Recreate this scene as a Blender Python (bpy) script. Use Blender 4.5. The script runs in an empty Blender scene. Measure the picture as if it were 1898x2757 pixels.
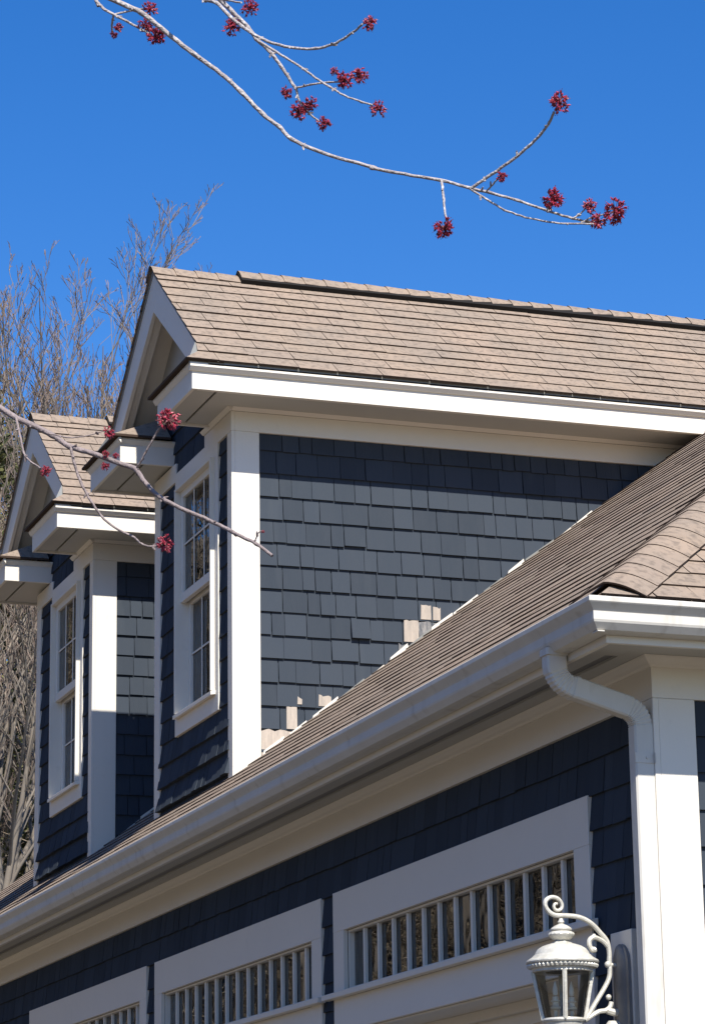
import bpy, math, random
from mathutils import Vector, Matrix
R = math.radians
sc = bpy.context.scene
# ---------------------------------------------------------------- camera
cam_d = bpy.data.cameras.new("camera"); cam = bpy.data.objects.new("camera", cam_d)
sc.collection.objects.link(cam)
CAM = Vector((8.86538, -4.25758, -1.92104))
_r = Vector((0.33105684, 0.94350022, -0.01444634)); _u = Vector((0.24776305, -0.07214264, 0.9661309)); _f = Vector((-0.91050252, 0.32342352, 0.25764781))
m = Matrix.Identity(4)
for i in range(3):
    m[i][0] = _r[i]; m[i][1] = _u[i]; m[i][2] = -_f[i]; m[i][3] = CAM[i]
cam.matrix_world = m
cam_d.sensor_fit = 'VERTICAL'; cam_d.sensor_height = 36.0; cam_d.lens = 36.0 * 7676.8 / 2757.0
cam_d.clip_start = 0.1; cam_d.clip_end = 2000
sc.camera = cam
# ---------------------------------------------------------------- light
SUN_EL, SUN_AZ = 48.2, -2.2          # azimuth measured from +x towards +y (degrees)
sd = bpy.data.lights.new("sun", 'SUN'); sd.energy = 5.0; sd.angle = R(0.5); sd.color = (1.0, 0.955, 0.88)
sun = bpy.data.objects.new("sun", sd); sc.collection.objects.link(sun)
S = Vector((math.cos(R(SUN_EL)) * math.cos(R(SUN_AZ)), math.cos(R(SUN_EL)) * math.sin(R(SUN_AZ)), math.sin(R(SUN_EL))))
sun.rotation_euler = (-S).to_track_quat('-Z', 'Y').to_euler(); sun.location = (20, 0, 20)
w = bpy.data.worlds.new("World"); sc.world = w; w.use_nodes = True
nt = w.node_tree; nt.nodes.clear()
sky = nt.nodes.new('ShaderNodeTexSky'); sky.sky_type = 'NISHITA'; sky.sun_disc = False
sky.sun_elevation = R(SUN_EL); sky.sun_rotation = R(90 - SUN_AZ)
sky.air_density = 1.0; sky.dust_density = 0.2; sky.ozone_density = 3.0; sky.altitude = 200
hs = nt.nodes.new('ShaderNodeHueSaturation'); hs.inputs['Saturation'].default_value = 1.38; hs.inputs['Value'].default_value = 1.5; hs.inputs['Hue'].default_value = 0.512
bg = nt.nodes.new('ShaderNodeBackground'); bg.inputs[1].default_value = 0.07
wo = nt.nodes.new('ShaderNodeOutputWorld')
nt.links.new(sky.outputs[0], hs.inputs['Color']); nt.links.new(hs.outputs[0], bg.inputs[0]); nt.links.new(bg.outputs[0], wo.inputs[0])
sc.view_settings.view_transform = 'Standard'; sc.view_settings.look = 'None'; sc.view_settings.gamma = 1.0
sc.view_settings.use_curve_mapping = False; sc.view_settings.exposure = 0.7
sc.render.engine = 'CYCLES'; sc.cycles.max_bounces = 8; sc.cycles.use_denoising = True
# ---------------------------------------------------------------- helpers
rnd = random.Random(7)
OFF = {}
class MB:
    def __init__(s): s.v = []; s.f = []; s.mi = []; s.a = []; s.cm = 0; s.ca = 0.5
    def vert(s, p): s.v.append(tuple(p)); return len(s.v) - 1
    def face(s, idx, mi=None, a=None):
        s.f.append(tuple(idx)); s.mi.append(s.cm if mi is None else mi); s.a.append(s.ca if a is None else a)
    def poly(s, pts, mi=None, a=None): s.face([s.vert(p) for p in pts], mi, a)
    def hexa(s, q, mi=None, a=None):
        """q: 8 points, 0-3 bottom ring, 4-7 top ring"""
        b = [s.vert(p) for p in q]
        for fc in ((3, 2, 1, 0), (4, 5, 6, 7), (0, 1, 5, 4), (1, 2, 6, 5), (2, 3, 7, 6), (3, 0, 4, 7)):
            s.face([b[i] for i in fc], mi, a)
    def box(s, x0, x1, y0, y1, z0, z1, mi=None, a=None):
        s.hexa([(x0, y0, z0), (x1, y0, z0), (x1, y1, z0), (x0, y1, z0), (x0, y0, z1), (x1, y0, z1), (x1, y1, z1), (x0, y1, z1)], mi, a)
    def fbox(s, O, U, V, N, u0, u1, v0, v1, n0, n1, mi=None, a=None, n1t=None):
        """box in a frame; n1t = outer offset at the v1 end (wedge)"""
        if n1t is None: n1t = n1
        P = lambda u, v, n: O + U * u + V * v + N * n
        s.hexa([P(u0, v0, n0), P(u1, v0, n0), P(u1, v0, n1), P(u0, v0, n1), P(u0, v1, n0), P(u1, v1, n0), P(u1, v1, n1t), P(u0, v1, n1t)], mi, a)
    def prism(s, poly, d, mi=None, a=None):
        """extrude a polygon (list of Vector) by vector d"""
        n = len(poly); A = [s.vert(p) for p in poly]; B = [s.vert(Vector(p) + d) for p in poly]
        s.face(A[::-1], mi, a); s.face(B, mi, a)
        for i in range(n): s.face((A[i], A[(i + 1) % n], B[(i + 1) % n], B[i]), mi, a)
    def tube(s, pts, rad, sides=8, mi=None, a=None, squash=None, closed=False):
        """tube along pts; rad list; squash=(vec,factor) scales the section along vec"""
        rings = []; n = len(pts); pts = [Vector(p) for p in pts]
        ref = None
        for i in range(n):
            t = (pts[min(i + 1, n - 1)] - pts[max(i - 1, 0)])
            if t.length < 1e-9: t = Vector((0, 0, 1))
            t.normalize()
            if ref is None:
                ref = Vector((0, 0, 1)).cross(t)
                if ref.length < 1e-3: ref = Vector((1, 0, 0)).cross(t)
            x = (ref - t * ref.dot(t)).normalized(); ref = x; y = t.cross(x)
            ring = []
            for k in range(sides):
                an = 2 * math.pi * k / sides
                o = (x * math.cos(an) + y * math.sin(an)) * rad[i]
                if squash: o = o + squash[0] * (o.dot(squash[0]) * (squash[1] - 1))
                ring.append(s.vert(pts[i] + o))
            rings.append(ring)
        for i in range(n - 1):
            for k in range(sides):
                s.face((rings[i][k], rings[i][(k + 1) % sides], rings[i + 1][(k + 1) % sides], rings[i + 1][k]), mi, a)
        if sides > 3 or n > 1:
            s.face(rings[0][::-1], mi, a); s.face(rings[-1], mi, a)
    def lathe(s, c, prof, sides=32, mi=None, a=None, flute=None):
        rings = []
        for j, (r, z) in enumerate(prof):
            ring = []
            for k in range(sides):
                an = 2 * math.pi * k / sides; rr = r
                if flute and flute[0] <= j <= flute[1]: rr = r * (1 + flute[2] * (1 if k % 2 else -1))
                ring.append(s.vert((c[0] + rr * math.cos(an), c[1] + rr * math.sin(an), c[2] + z)))
            rings.append(ring)
        for i in range(len(prof) - 1):
            for k in range(sides):
                s.face((rings[i][(k + 1) % sides], rings[i][k], rings[i + 1][k], rings[i + 1][(k + 1) % sides]), mi, a)
    def build(s, name, mats, parent=None, smooth=False, bevel=0, loc=None, angle=35):
        base = OFF[parent.name] if parent else Vector((0, 0, 0))
        org = Vector(loc) if loc is not None else base
        me = bpy.data.meshes.new(name)
        me.from_pydata([tuple(Vector(p) - org) for p in s.v], [], s.f)
        if not isinstance(mats, (list, tuple)): mats = [mats]
        for mt in mats: me.materials.append(mt)
        me.polygons.foreach_set('material_index', s.mi)
        at = me.attributes.new('tint', 'FLOAT', 'FACE'); at.data.foreach_set('value', s.a)
        if smooth:
            me.polygons.foreach_set('use_smooth', [True] * len(s.f))
            me.set_sharp_from_angle(angle=R(angle))
        me.update(); me.validate()
        o = bpy.data.objects.new(name, me); sc.collection.objects.link(o)
        if parent: o.parent = parent
        o.location = org - base
        OFF[o.name] = org
        if bevel:
            b = o.modifiers.new('bevel', 'BEVEL'); b.width = bevel; b.segments = 2; b.limit_method = 'ANGLE'; b.angle_limit = R(40)
        return o
def tag(o, label=None, cat=None, group=None, kind=None):
    if label: o['label'] = label
    if cat: o['category'] = cat
    if group: o['group'] = group
    if kind: o['kind'] = kind
    return o
def empty(name, loc, label=None, cat=None, group=None):
    o = bpy.data.objects.new(name, None); sc.collection.objects.link(o); o.location = loc; OFF[o.name] = Vector(loc)
    return tag(o, label, cat, group)
# ---------------------------------------------------------------- materials
def mat(name, col, rough=0.6, var=0.0, vscale=3.0, col2=None, attr=0.0, bump=0.0, bscale=60.0, metal=0.0, spec=0.5, vmap=(1, 1, 1), spots=None, attrcol=None):
    mt = bpy.data.materials.new(name); mt.use_nodes = True; n = mt.node_tree; N = n.nodes; L = n.links
    b = N['Principled BSDF']; b.inputs['Roughness'].default_value = rough; b.inputs['Metallic'].default_value = metal
    b.inputs['Specular IOR Level'].default_value = spec
    geo = N.new('ShaderNodeNewGeometry'); mp = N.new('ShaderNodeMapping'); mp.inputs['Scale'].default_value = vmap
    L.new(geo.outputs['Position'], mp.inputs['Vector'])
    cur = N.new('ShaderNodeRGB'); cur.outputs[0].default_value = (*col, 1); cur = cur.outputs[0]
    def mix(fac, A, B, mode='MIX'):
        x = N.new('ShaderNodeMix'); x.data_type = 'RGBA'; x.blend_type = mode
        if isinstance(fac, float): x.inputs['Factor'].default_value = fac
        else: L.new(fac, x.inputs['Factor'])
        for s_, v in (('A', A), ('B', B)):
            sk = [i for i in x.inputs if i.name == s_ and i.type == 'RGBA'][0]
            if isinstance(v, tuple): sk.default_value = (*v, 1)
            else: L.new(v, sk)
        return [o for o in x.outputs if o.type == 'RGBA'][0]
    def ramp(inp, lo, hi):
        r = N.new('ShaderNodeMapRange'); r.inputs['From Min'].default_value = lo; r.inputs['From Max'].default_value = hi
        L.new(inp, r.inputs['Value']); return r.outputs[0]
    if attr:
        at = N.new('ShaderNodeAttribute'); at.attribute_name = 'tint'; at.attribute_type = 'GEOMETRY'
        if attrcol:
            cur = mix(at.outputs['Fac'], cur, attrcol)
        k = N.new('ShaderNodeMapRange'); k.inputs['To Min'].default_value = 1 - attr; k.inputs['To Max'].default_value = 1 + attr
        L.new(at.outputs['Fac'], k.inputs['Value'])
        cur = mix(1.0, cur, k.outputs[0], 'MULTIPLY')
    if var:
        nz = N.new('ShaderNodeTexNoise'); nz.inputs['Scale'].default_value = vscale; nz.inputs['Detail'].default_value = 6; nz.inputs['Roughness'].default_value = 0.65
        L.new(mp.outputs[0], nz.inputs['Vector'])
        f = ramp(nz.outputs['Fac'], 0.35, 0.7)
        c2 = col2 if col2 else tuple(c * 0.6 for c in col)
        fm = N.new('ShaderNodeMath'); fm.operation = 'MULTIPLY'; fm.inputs[1].default_value = var; L.new(f, fm.inputs[0])
        cur = mix(fm.outputs[0], cur, c2)
    if spots:      # (scale, threshold lo, hi, colour, amount)
        nz = N.new('ShaderNodeTexNoise'); nz.inputs['Scale'].default_value = spots[0]; nz.inputs['Detail'].default_value = 3
        L.new(mp.outputs[0], nz.inputs['Vector'])
        f = ramp(nz.outputs['Fac'], spots[1], spots[2])
        fm = N.new('ShaderNodeMath'); fm.operation = 'MULTIPLY'; fm.inputs[1].default_value = spots[4]; L.new(f, fm.inputs[0]); 
        cur = mix(fm.outputs[0], cur, spots[3])
    L.new(cur, b.inputs['Base Color'])
    if bump:
        nb = N.new('ShaderNodeTexNoise'); nb.inputs['Scale'].default_value = bscale; nb.inputs['Detail'].default_value = 4
        L.new(mp.outputs[0], nb.inputs['Vector'])
        bp = N.new('ShaderNodeBump'); bp.inputs['Strength'].default_value = bump; bp.inputs['Distance'].default_value = 0.01
        L.new(nb.outputs['Fac'], bp.inputs['Height']); L.new(bp.outputs[0], b.inputs['Normal'])
    return mt
M = {}
M['trim'] = mat('white_trim_paint', (0.70, 0.65, 0.56), 0.45, var=0.22, vscale=2.2, col2=(0.57, 0.54, 0.48), bump=0.08, bscale=90, spots=(14, 0.66, 0.76, (0.55, 0.52, 0.46), 0.3))
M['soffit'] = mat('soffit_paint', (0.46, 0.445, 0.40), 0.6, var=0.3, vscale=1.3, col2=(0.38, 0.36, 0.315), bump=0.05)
M['alu'] = mat('white_aluminium_gutter', (0.58, 0.555, 0.50), 0.5, var=0.45, vscale=5, vmap=(1, 1, 0.35), col2=(0.46, 0.44, 0.39), spots=(16, 0.58, 0.72, (0.33, 0.29, 0.23), 0.35), bump=0.1, bscale=25, spec=0.2)
M['navy'] = mat('navy_painted_cedar', (0.046, 0.0555, 0.069), 0.75, attr=0.12, var=0.35, vscale=5, col2=(0.056, 0.064, 0.075), bump=0.14, bscale=30, vmap=(3, 3, 0.5), spec=0.0, spots=(2.0, 0.6, 0.8, (0.08, 0.09, 0.10), 0.4))
M['bare'] = mat('bare_cedar_shingle', (0.44, 0.37, 0.30), 0.8, var=0.8, vscale=9, col2=(0.27, 0.235, 0.20), bump=0.3, vmap=(4, 4, 0.6), attr=0.12)
M['worn'] = mat('peeling_paint_shingle', (0.06, 0.07, 0.08), 0.7, var=0.9, vscale=22, col2=(0.33, 0.30, 0.27), bump=0.5, vmap=(2, 2, 0.6))
M['roof'] = mat('asphalt_shingle', (0.37, 0.285, 0.215), 0.95, attr=0.20, attrcol=(0.255, 0.195, 0.15), var=0.8, vscale=2.6, col2=(0.235, 0.195, 0.16), bump=0.6, bscale=220, spec=0.0, spots=(34, 0.48, 0.68, (0.14, 0.115, 0.095), 0.6))
M['roof_edge'] = mat('shingle_butt', (0.055, 0.038, 0.029), 0.95, spec=0.1)
M['dark'] = mat('dark_underlay', (0.02, 0.018, 0.016), 0.9, spec=0.1)
M['drip'] = mat('drip_edge_metal', (0.22, 0.22, 0.20), 0.5, var=0.4, vscale=6)
M['deck'] = mat('sheathing', (0.16, 0.13, 0.10), 0.9)
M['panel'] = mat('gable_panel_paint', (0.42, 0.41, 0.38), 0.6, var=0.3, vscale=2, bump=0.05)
M['room'] = mat('interior_paint', (0.12, 0.11, 0.10), 0.9)
M['blind'] = mat('window_blind', (0.66, 0.66, 0.64), 0.8)
M['lamp'] = mat('cream_patina_metal', (0.62, 0.60, 0.53), 0.36, var=0.7, vscale=45, col2=(0.36, 0.34, 0.29), metal=0.12, spec=0.5, bump=0.12, bscale=150)
M['lampdark'] = mat('shaded_grey_metal', (0.16, 0.155, 0.15), 0.45, var=0.5, vscale=25, col2=(0.24, 0.23, 0.21))  # silver grey paint, with the shade on the back plate put into the colour
M['candle'] = mat('candle_sleeve', (0.85, 0.82, 0.72), 0.5)
def glass(name, ior=1.6, tint=(0.75, 0.77, 0.76), rough=0.0, wav=0.0):
    mt = bpy.data.materials.new(name); mt.use_nodes = True; N = mt.node_tree.nodes; L = mt.node_tree.links; N.clear()
    out = N.new('ShaderNodeOutputMaterial'); mx = N.new('ShaderNodeMixShader'); fr = N.new('ShaderNodeFresnel'); fr.inputs['IOR'].default_value = ior
    tr = N.new('ShaderNodeBsdfTransparent'); tr.inputs[0].default_value = (*tint, 1)
    gl = N.new('ShaderNodeBsdfGlossy'); gl.inputs['Roughness'].default_value = rough
    if wav:
        nz = N.new('ShaderNodeTexNoise'); nz.inputs['Scale'].default_value = 3.5; g = N.new('ShaderNodeNewGeometry'); L.new(g.outputs['Position'], nz.inputs['Vector'])
        bp = N.new('ShaderNodeBump'); bp.inputs['Strength'].default_value = wav; bp.inputs['Distance'].default_value = 0.01; L.new(nz.outputs['Fac'], bp.inputs['Height']); L.new(bp.outputs[0], gl.inputs['Normal'])
    L.new(fr.outputs[0], mx.inputs[0]); L.new(tr.outputs[0], mx.inputs[1]); L.new(gl.outputs[0], mx.inputs[2]); L.new(mx.outputs[0], out.inputs[0])
    return mt
M['glass'] = glass('window_glass', 2.3, (0.70, 0.72, 0.72), 0.0, 0.12)
M['lglass'] = glass('seeded_lantern_glass', 1.5, (0.86, 0.86, 0.84), 0.15, 0.6)
M['bark'] = mat('pale_maple_bark', (0.42, 0.385, 0.375), 0.75, var=0.85, vscale=45, col2=(0.20, 0.16, 0.15), bump=0.6, bscale=220, spots=(120, 0.6, 0.68, (0.62, 0.60, 0.58), 0.6))
M['bark_d'] = mat('brown_maple_bark', (0.26, 0.21, 0.20), 0.8, var=0.7, vscale=60, col2=(0.13, 0.10, 0.095), bump=0.4, bscale=220)
M['red'] = mat('maple_flower_red', (0.26, 0.010, 0.022), 0.5, var=0.6, vscale=260, col2=(0.55, 0.07, 0.13))
M['redd'] = mat('maple_flower_dark', (0.10, 0.008, 0.015), 0.6)
M['tbark'] = mat('woodland_bark', (0.19, 0.16, 0.125), 0.85, attr=0.3, var=0.5, vscale=3, col2=(0.14, 0.12, 0.105))
M['twig'] = mat('woodland_twig', (0.165, 0.122, 0.095), 0.85, attr=0.35)
M['needle'] = mat('evergreen_foliage', (0.065, 0.080, 0.028), 0.8, attr=0.5, attrcol=(0.10, 0.095, 0.03))
M['brush'] = mat('dry_brush', (0.27, 0.215, 0.155), 0.9, attr=0.5, attrcol=(0.16, 0.13, 0.09))
M['ground'] = mat('leaf_litter_ground', (0.10, 0.08, 0.055), 0.95, var=0.8, vscale=0.6, col2=(0.09, 0.075, 0.05), bump=0.8, bscale=4, spots=(3, 0.5, 0.6, (0.24, 0.19, 0.13), 0.7))
M['drive'] = mat('driveway_asphalt', (0.062, 0.052, 0.040), 0.9, var=0.5, vscale=0.8, col2=(0.05, 0.043, 0.034), bump=0.3, bscale=40)
BR={
 'A':[(5.5587, -3.4007, -0.3214, 0.00337), (5.5758, -3.3687, -0.3422, 0.00326), (5.5895, -3.3388, -0.3719, 0.00315), (5.6039, -3.3051, -0.4042, 0.00304), (5.6184, -3.2744, -0.4324, 0.00293), (5.6307, -3.2502, -0.4604, 0.00283), (5.6419, -3.2259, -0.4921, 0.00272), (5.6543, -3.2076, -0.512, 0.00261), (5.665, -3.1945, -0.5317, 0.0025), (5.6837, -3.1562, -0.5543, 0.0024), (5.7089, -3.1009, -0.5757, 0.00229), (5.717, -3.1071, -0.58, 0.00219), (5.7382, -3.0704, -0.5922, 0.00208), (5.7606, -3.0302, -0.6041, 0.00198), (5.7794, -2.9987, -0.618, 0.00188), (5.7946, -2.9813, -0.6272, 0.00177), (5.8131, -2.9501, -0.6416, 0.00167), (5.8312, -2.919, -0.6577, 0.00157), (5.8481, -2.8932, -0.6713, 0.00147), (5.864, -2.8726, -0.6816, 0.00137)],
 'A2':[(5.8072, -3.0114, -0.6307, 0.00138), (5.8164, -2.9906, -0.6475, 0.00133), (5.8261, -2.97, -0.6624, 0.00128), (5.8384, -2.945, -0.6736, 0.00123), (5.854, -2.9129, -0.682, 0.00118), (5.8725, -2.8766, -0.6854, 0.00114)],
 'A3':[(5.8082, -3.0096, -0.6295, 0.00206), (5.8313, -2.9902, -0.6173, 0.00198), (5.8543, -2.9716, -0.6047, 0.0019), (5.8741, -2.9601, -0.5945, 0.00182), (5.8929, -2.9511, -0.5844, 0.00173), (5.9097, -2.947, -0.5756, 0.00165), (5.9247, -2.947, -0.568, 0.00157)],
 'A4':[(5.8131, -2.9917, -0.6345, 0.00115), (5.8274, -2.9876, -0.6279, 0.00103), (5.839, -2.9867, -0.6267, 0.00091)],
 'A5':[(5.7721, -3.0347, -0.6089, 0.00185), (5.7888, -3.0392, -0.6414, 0.00149), (5.8054, -3.0428, -0.6753, 0.00114)],
 'A6':[(5.8495, -2.9271, -0.6647, 0.00137), (5.8527, -2.9259, -0.6548, 0.00114)],
 'A7':[(5.8571, -2.8973, -0.6751, 0.00114), (5.8621, -2.8881, -0.669, 0.00103), (5.8669, -2.8815, -0.6605, 0.00091)],
 'A8':[(5.8591, -2.8872, -0.6807, 0.00114), (5.8651, -2.8756, -0.6742, 0.00103), (5.8711, -2.8614, -0.6707, 0.00091)],
 'B':[(5.6844, -3.3327, -0.3507, 0.00258), (5.7021, -3.3214, -0.3728, 0.00246), (5.7221, -3.311, -0.386, 0.00234), (5.7394, -3.3, -0.4091, 0.00223), (5.7574, -3.2893, -0.4296, 0.00211), (5.776, -3.2789, -0.4475, 0.00199), (5.7962, -3.2639, -0.4653, 0.00188), (5.82, -3.2422, -0.479, 0.00177), (5.8441, -3.2235, -0.4879, 0.00166), (5.8701, -3.2056, -0.4892, 0.00155), (5.8957, -3.1931, -0.485, 0.00144), (5.9177, -3.1889, -0.4831, 0.00133)],
 'B2':[(5.5592, -3.2734, -0.2856, 0.00318), (5.5661, -3.2583, -0.3045, 0.00302), (5.5729, -3.2432, -0.3233, 0.00286), (5.58, -3.2254, -0.3448, 0.0027), (5.5854, -3.2157, -0.3622, 0.00255), (5.5926, -3.2009, -0.3795, 0.00239), (5.5982, -3.1857, -0.4034, 0.00224), (5.6031, -3.1732, -0.4259, 0.00208), (5.6084, -3.1693, -0.4364, 0.00193)],
 'B3':[(5.6072, -3.2227, -0.3734, 0.00169), (5.6256, -3.2059, -0.3943, 0.0016), (5.6452, -3.1841, -0.4172, 0.00151), (5.664, -3.1623, -0.4426, 0.00143), (5.6819, -3.1488, -0.4612, 0.00134), (5.7011, -3.1304, -0.4811, 0.00126), (5.7233, -3.1062, -0.4976, 0.00117)],
 'B4':[(5.6087, -3.1694, -0.4351, 0.00145), (5.6307, -3.1567, -0.4381, 0.00136), (5.6537, -3.1403, -0.4421, 0.00127), (5.6734, -3.1315, -0.4482, 0.00119)],
 'B5':[(5.604, -3.2726, -0.322, 0.00145), (5.63, -3.2664, -0.3351, 0.00132), (5.6568, -3.2578, -0.3485, 0.00119)],
 'B6':[(5.6084, -3.1693, -0.4364, 0.00169), (5.606, -3.1644, -0.4509, 0.00153), (5.606, -3.1516, -0.4668, 0.00137), (5.6078, -3.138, -0.4775, 0.0012)],
 'C':[(5.4633, -3.4077, -0.2615, 0.00223), (5.469, -3.4018, -0.2814, 0.0021), (5.4769, -3.3937, -0.2959, 0.00197), (5.4872, -3.3806, -0.3083, 0.00184), (5.4984, -3.3649, -0.3209, 0.00172), (5.5089, -3.3506, -0.334, 0.00159), (5.5192, -3.3391, -0.3444, 0.00147)],
 'C2':[(5.4829, -3.3795, -0.3056, 0.00148), (5.48, -3.363, -0.2975, 0.00136), (5.4794, -3.3398, -0.29, 0.00124)],
 'C3':[(5.4823, -3.3808, -0.3061, 0.00148), (5.47, -3.3798, -0.312, 0.00136), (5.4578, -3.3757, -0.3213, 0.00124)],
 'D':[(5.4679, -3.5469, -0.8468, 0.00399), (5.4894, -3.5262, -0.8653, 0.00386), (5.5098, -3.5097, -0.8826, 0.00373), (5.5308, -3.4937, -0.8969, 0.0036), (5.5524, -3.4738, -0.914, 0.00348), (5.5729, -3.4548, -0.9339, 0.00335), (5.596, -3.4348, -0.946, 0.00323), (5.6182, -3.4158, -0.9599, 0.0031), (5.6418, -3.3913, -0.9757, 0.00298), (5.6583, -3.3856, -0.993, 0.00286), (5.6756, -3.374, -1.015, 0.00274), (5.696, -3.3575, -1.0322, 0.00262), (5.7201, -3.3281, -1.0523, 0.00251), (5.7427, -3.3047, -1.0702, 0.00239), (5.7601, -3.3041, -1.078, 0.00227), (5.7797, -3.2937, -1.0903, 0.00216), (5.7985, -3.2873, -1.1005, 0.00205), (5.8175, -3.274, -1.1183, 0.00193)],
 'D2':[(5.6975, -3.4043, -0.9908, 0.00133), (5.7124, -3.3964, -0.9741, 0.00125), (5.7298, -3.3863, -0.9509, 0.00118), (5.739, -3.3839, -0.9473, 0.0011)],
 'D3':[(5.6027, -3.4621, -0.9428, 0.00181), (5.6052, -3.4573, -0.9659, 0.00173), (5.6087, -3.4498, -0.9889, 0.00166), (5.6135, -3.4386, -1.0118, 0.00158), (5.6196, -3.4237, -1.0348, 0.0015), (5.6283, -3.4076, -1.0501, 0.00142), (5.6385, -3.392, -1.0596, 0.00134), (5.6458, -3.3838, -1.0699, 0.00127), (5.6557, -3.3723, -1.075, 0.00119), (5.6665, -3.3632, -1.0746, 0.00111)],
 'D4':[(5.5142, -3.5107, -0.884, 0.00162), (5.5285, -3.5073, -0.9153, 0.00146), (5.5439, -3.5042, -0.9424, 0.0013), (5.5653, -3.4905, -0.9618, 0.00114)],
 'D5':[(5.5792, -3.4842, -0.9204, 0.00091), (5.5859, -3.4612, -0.9256, 0.00084), (5.5944, -3.4387, -0.924, 0.00076), (5.604, -3.4166, -0.9176, 0.00068)],
 'D6':[(5.7869, -3.2857, -1.0956, 0.00087), (5.7914, -3.2819, -1.0843, 0.00076), (5.7936, -3.2764, -1.0834, 0.00065)],
}
FL=[('A3', (5.9298, -2.9412, -0.5571), 0.0144), ('A4', (5.841, -2.9833, -0.6242), 0.0082), ('A5', (5.802, -3.0453, -0.6839), 0.0137), ('A6', (5.855, -2.9218, -0.6519), 0.0146), ('A7', (5.8682, -2.8773, -0.661), 0.0109), ('A8', (5.8671, -2.8669, -0.678), 0.0123), ('A8', (5.8769, -2.8484, -0.6664), 0.0173), ('B', (5.9204, -3.1819, -0.4825), 0.0106), ('B5', (5.6583, -3.2476, -0.3559), 0.0124), ('B2', (5.5677, -3.2431, -0.3419), 0.0127), ('B2', (5.6033, -3.1805, -0.4402), 0.0096), ('B2', (5.6022, -3.1647, -0.464), 0.0135), ('B6', (5.6095, -3.1512, -0.455), 0.0106), ('B6', (5.6091, -3.1328, -0.4797), 0.0106), ('B3', (5.7242, -3.0995, -0.5028), 0.0113), ('B4', (5.674, -3.1401, -0.4351), 0.0062), ('B4', (5.6759, -3.1267, -0.4452), 0.0133), ('B4', (5.6837, -3.1081, -0.4413), 0.0119), ('C', (5.5117, -3.3457, -0.3301), 0.0108), ('C', (5.5205, -3.3332, -0.3471), 0.0147), ('C2', (5.4819, -3.3313, -0.2918), 0.0109), ('C3', (5.4579, -3.3742, -0.3226), 0.0059), ('C3', (5.4715, -3.3707, -0.3181), 0.0079), ('D2', (5.7428, -3.378, -0.9413), 0.015), ('D3', (5.6681, -3.36, -1.0727), 0.0107), ('D4', (5.5666, -3.4836, -0.9657), 0.0078), ('D5', (5.6039, -3.4144, -0.9209), 0.0087), ('D', (5.6179, -3.4219, -0.9531), 0.005), ('D', (5.6142, -3.4209, -0.9675), 0.0059), ('D', (5.6217, -3.4096, -0.9552), 0.0045), ('D6', (5.7933, -3.2773, -1.0836), 0.0022)]
# ================================================================ ground
GZ = -3.5
def ground_z(x, y):
    t = max(0.0, (-x - 14.5)) + max(0.0, (-y - 26)) * 0.6
    t = t / 40.0
    t = min(1.0, t)
    q = max(0.0, min(1.0, (y + 6.0) / 7.0)); q = q * q * (3 - 2 * q)
    h = 14.0 * (t * t * (3 - 2 * t)) ** 0.75 * (1.0 + 0.25 * (1 - q))
    return GZ + h + 0.35 * math.sin(x * 0.31 + 1.3) * math.cos(y * 0.27) * min(1, t * 6)
g = MB(); xs = [-400, -250, -160, -110] + [-90 + 3 * i for i in range(60)] + [100, 160, 300, 400]; ys = [-400, -250, -150, -100] + [-80 + 4 * i for i in range(41)] + [100, 150, 250, 400]
idx = [[g.vert((x, y, ground_z(x, y))) for y in ys] for x in xs]
for i in range(len(xs) - 1):
    for j in range(len(ys) - 1): g.face((idx[i][j], idx[i + 1][j], idx[i + 1][j + 1], idx[i][j + 1]))
tag(g.build('ground', M['ground'], smooth=True), kind='structure')
g = MB(); g.box(-10.5, 14, -14, -0.03, GZ - 0.3, GZ + 0.02); tag(g.build('driveway', M['drive']), kind='structure')
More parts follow.
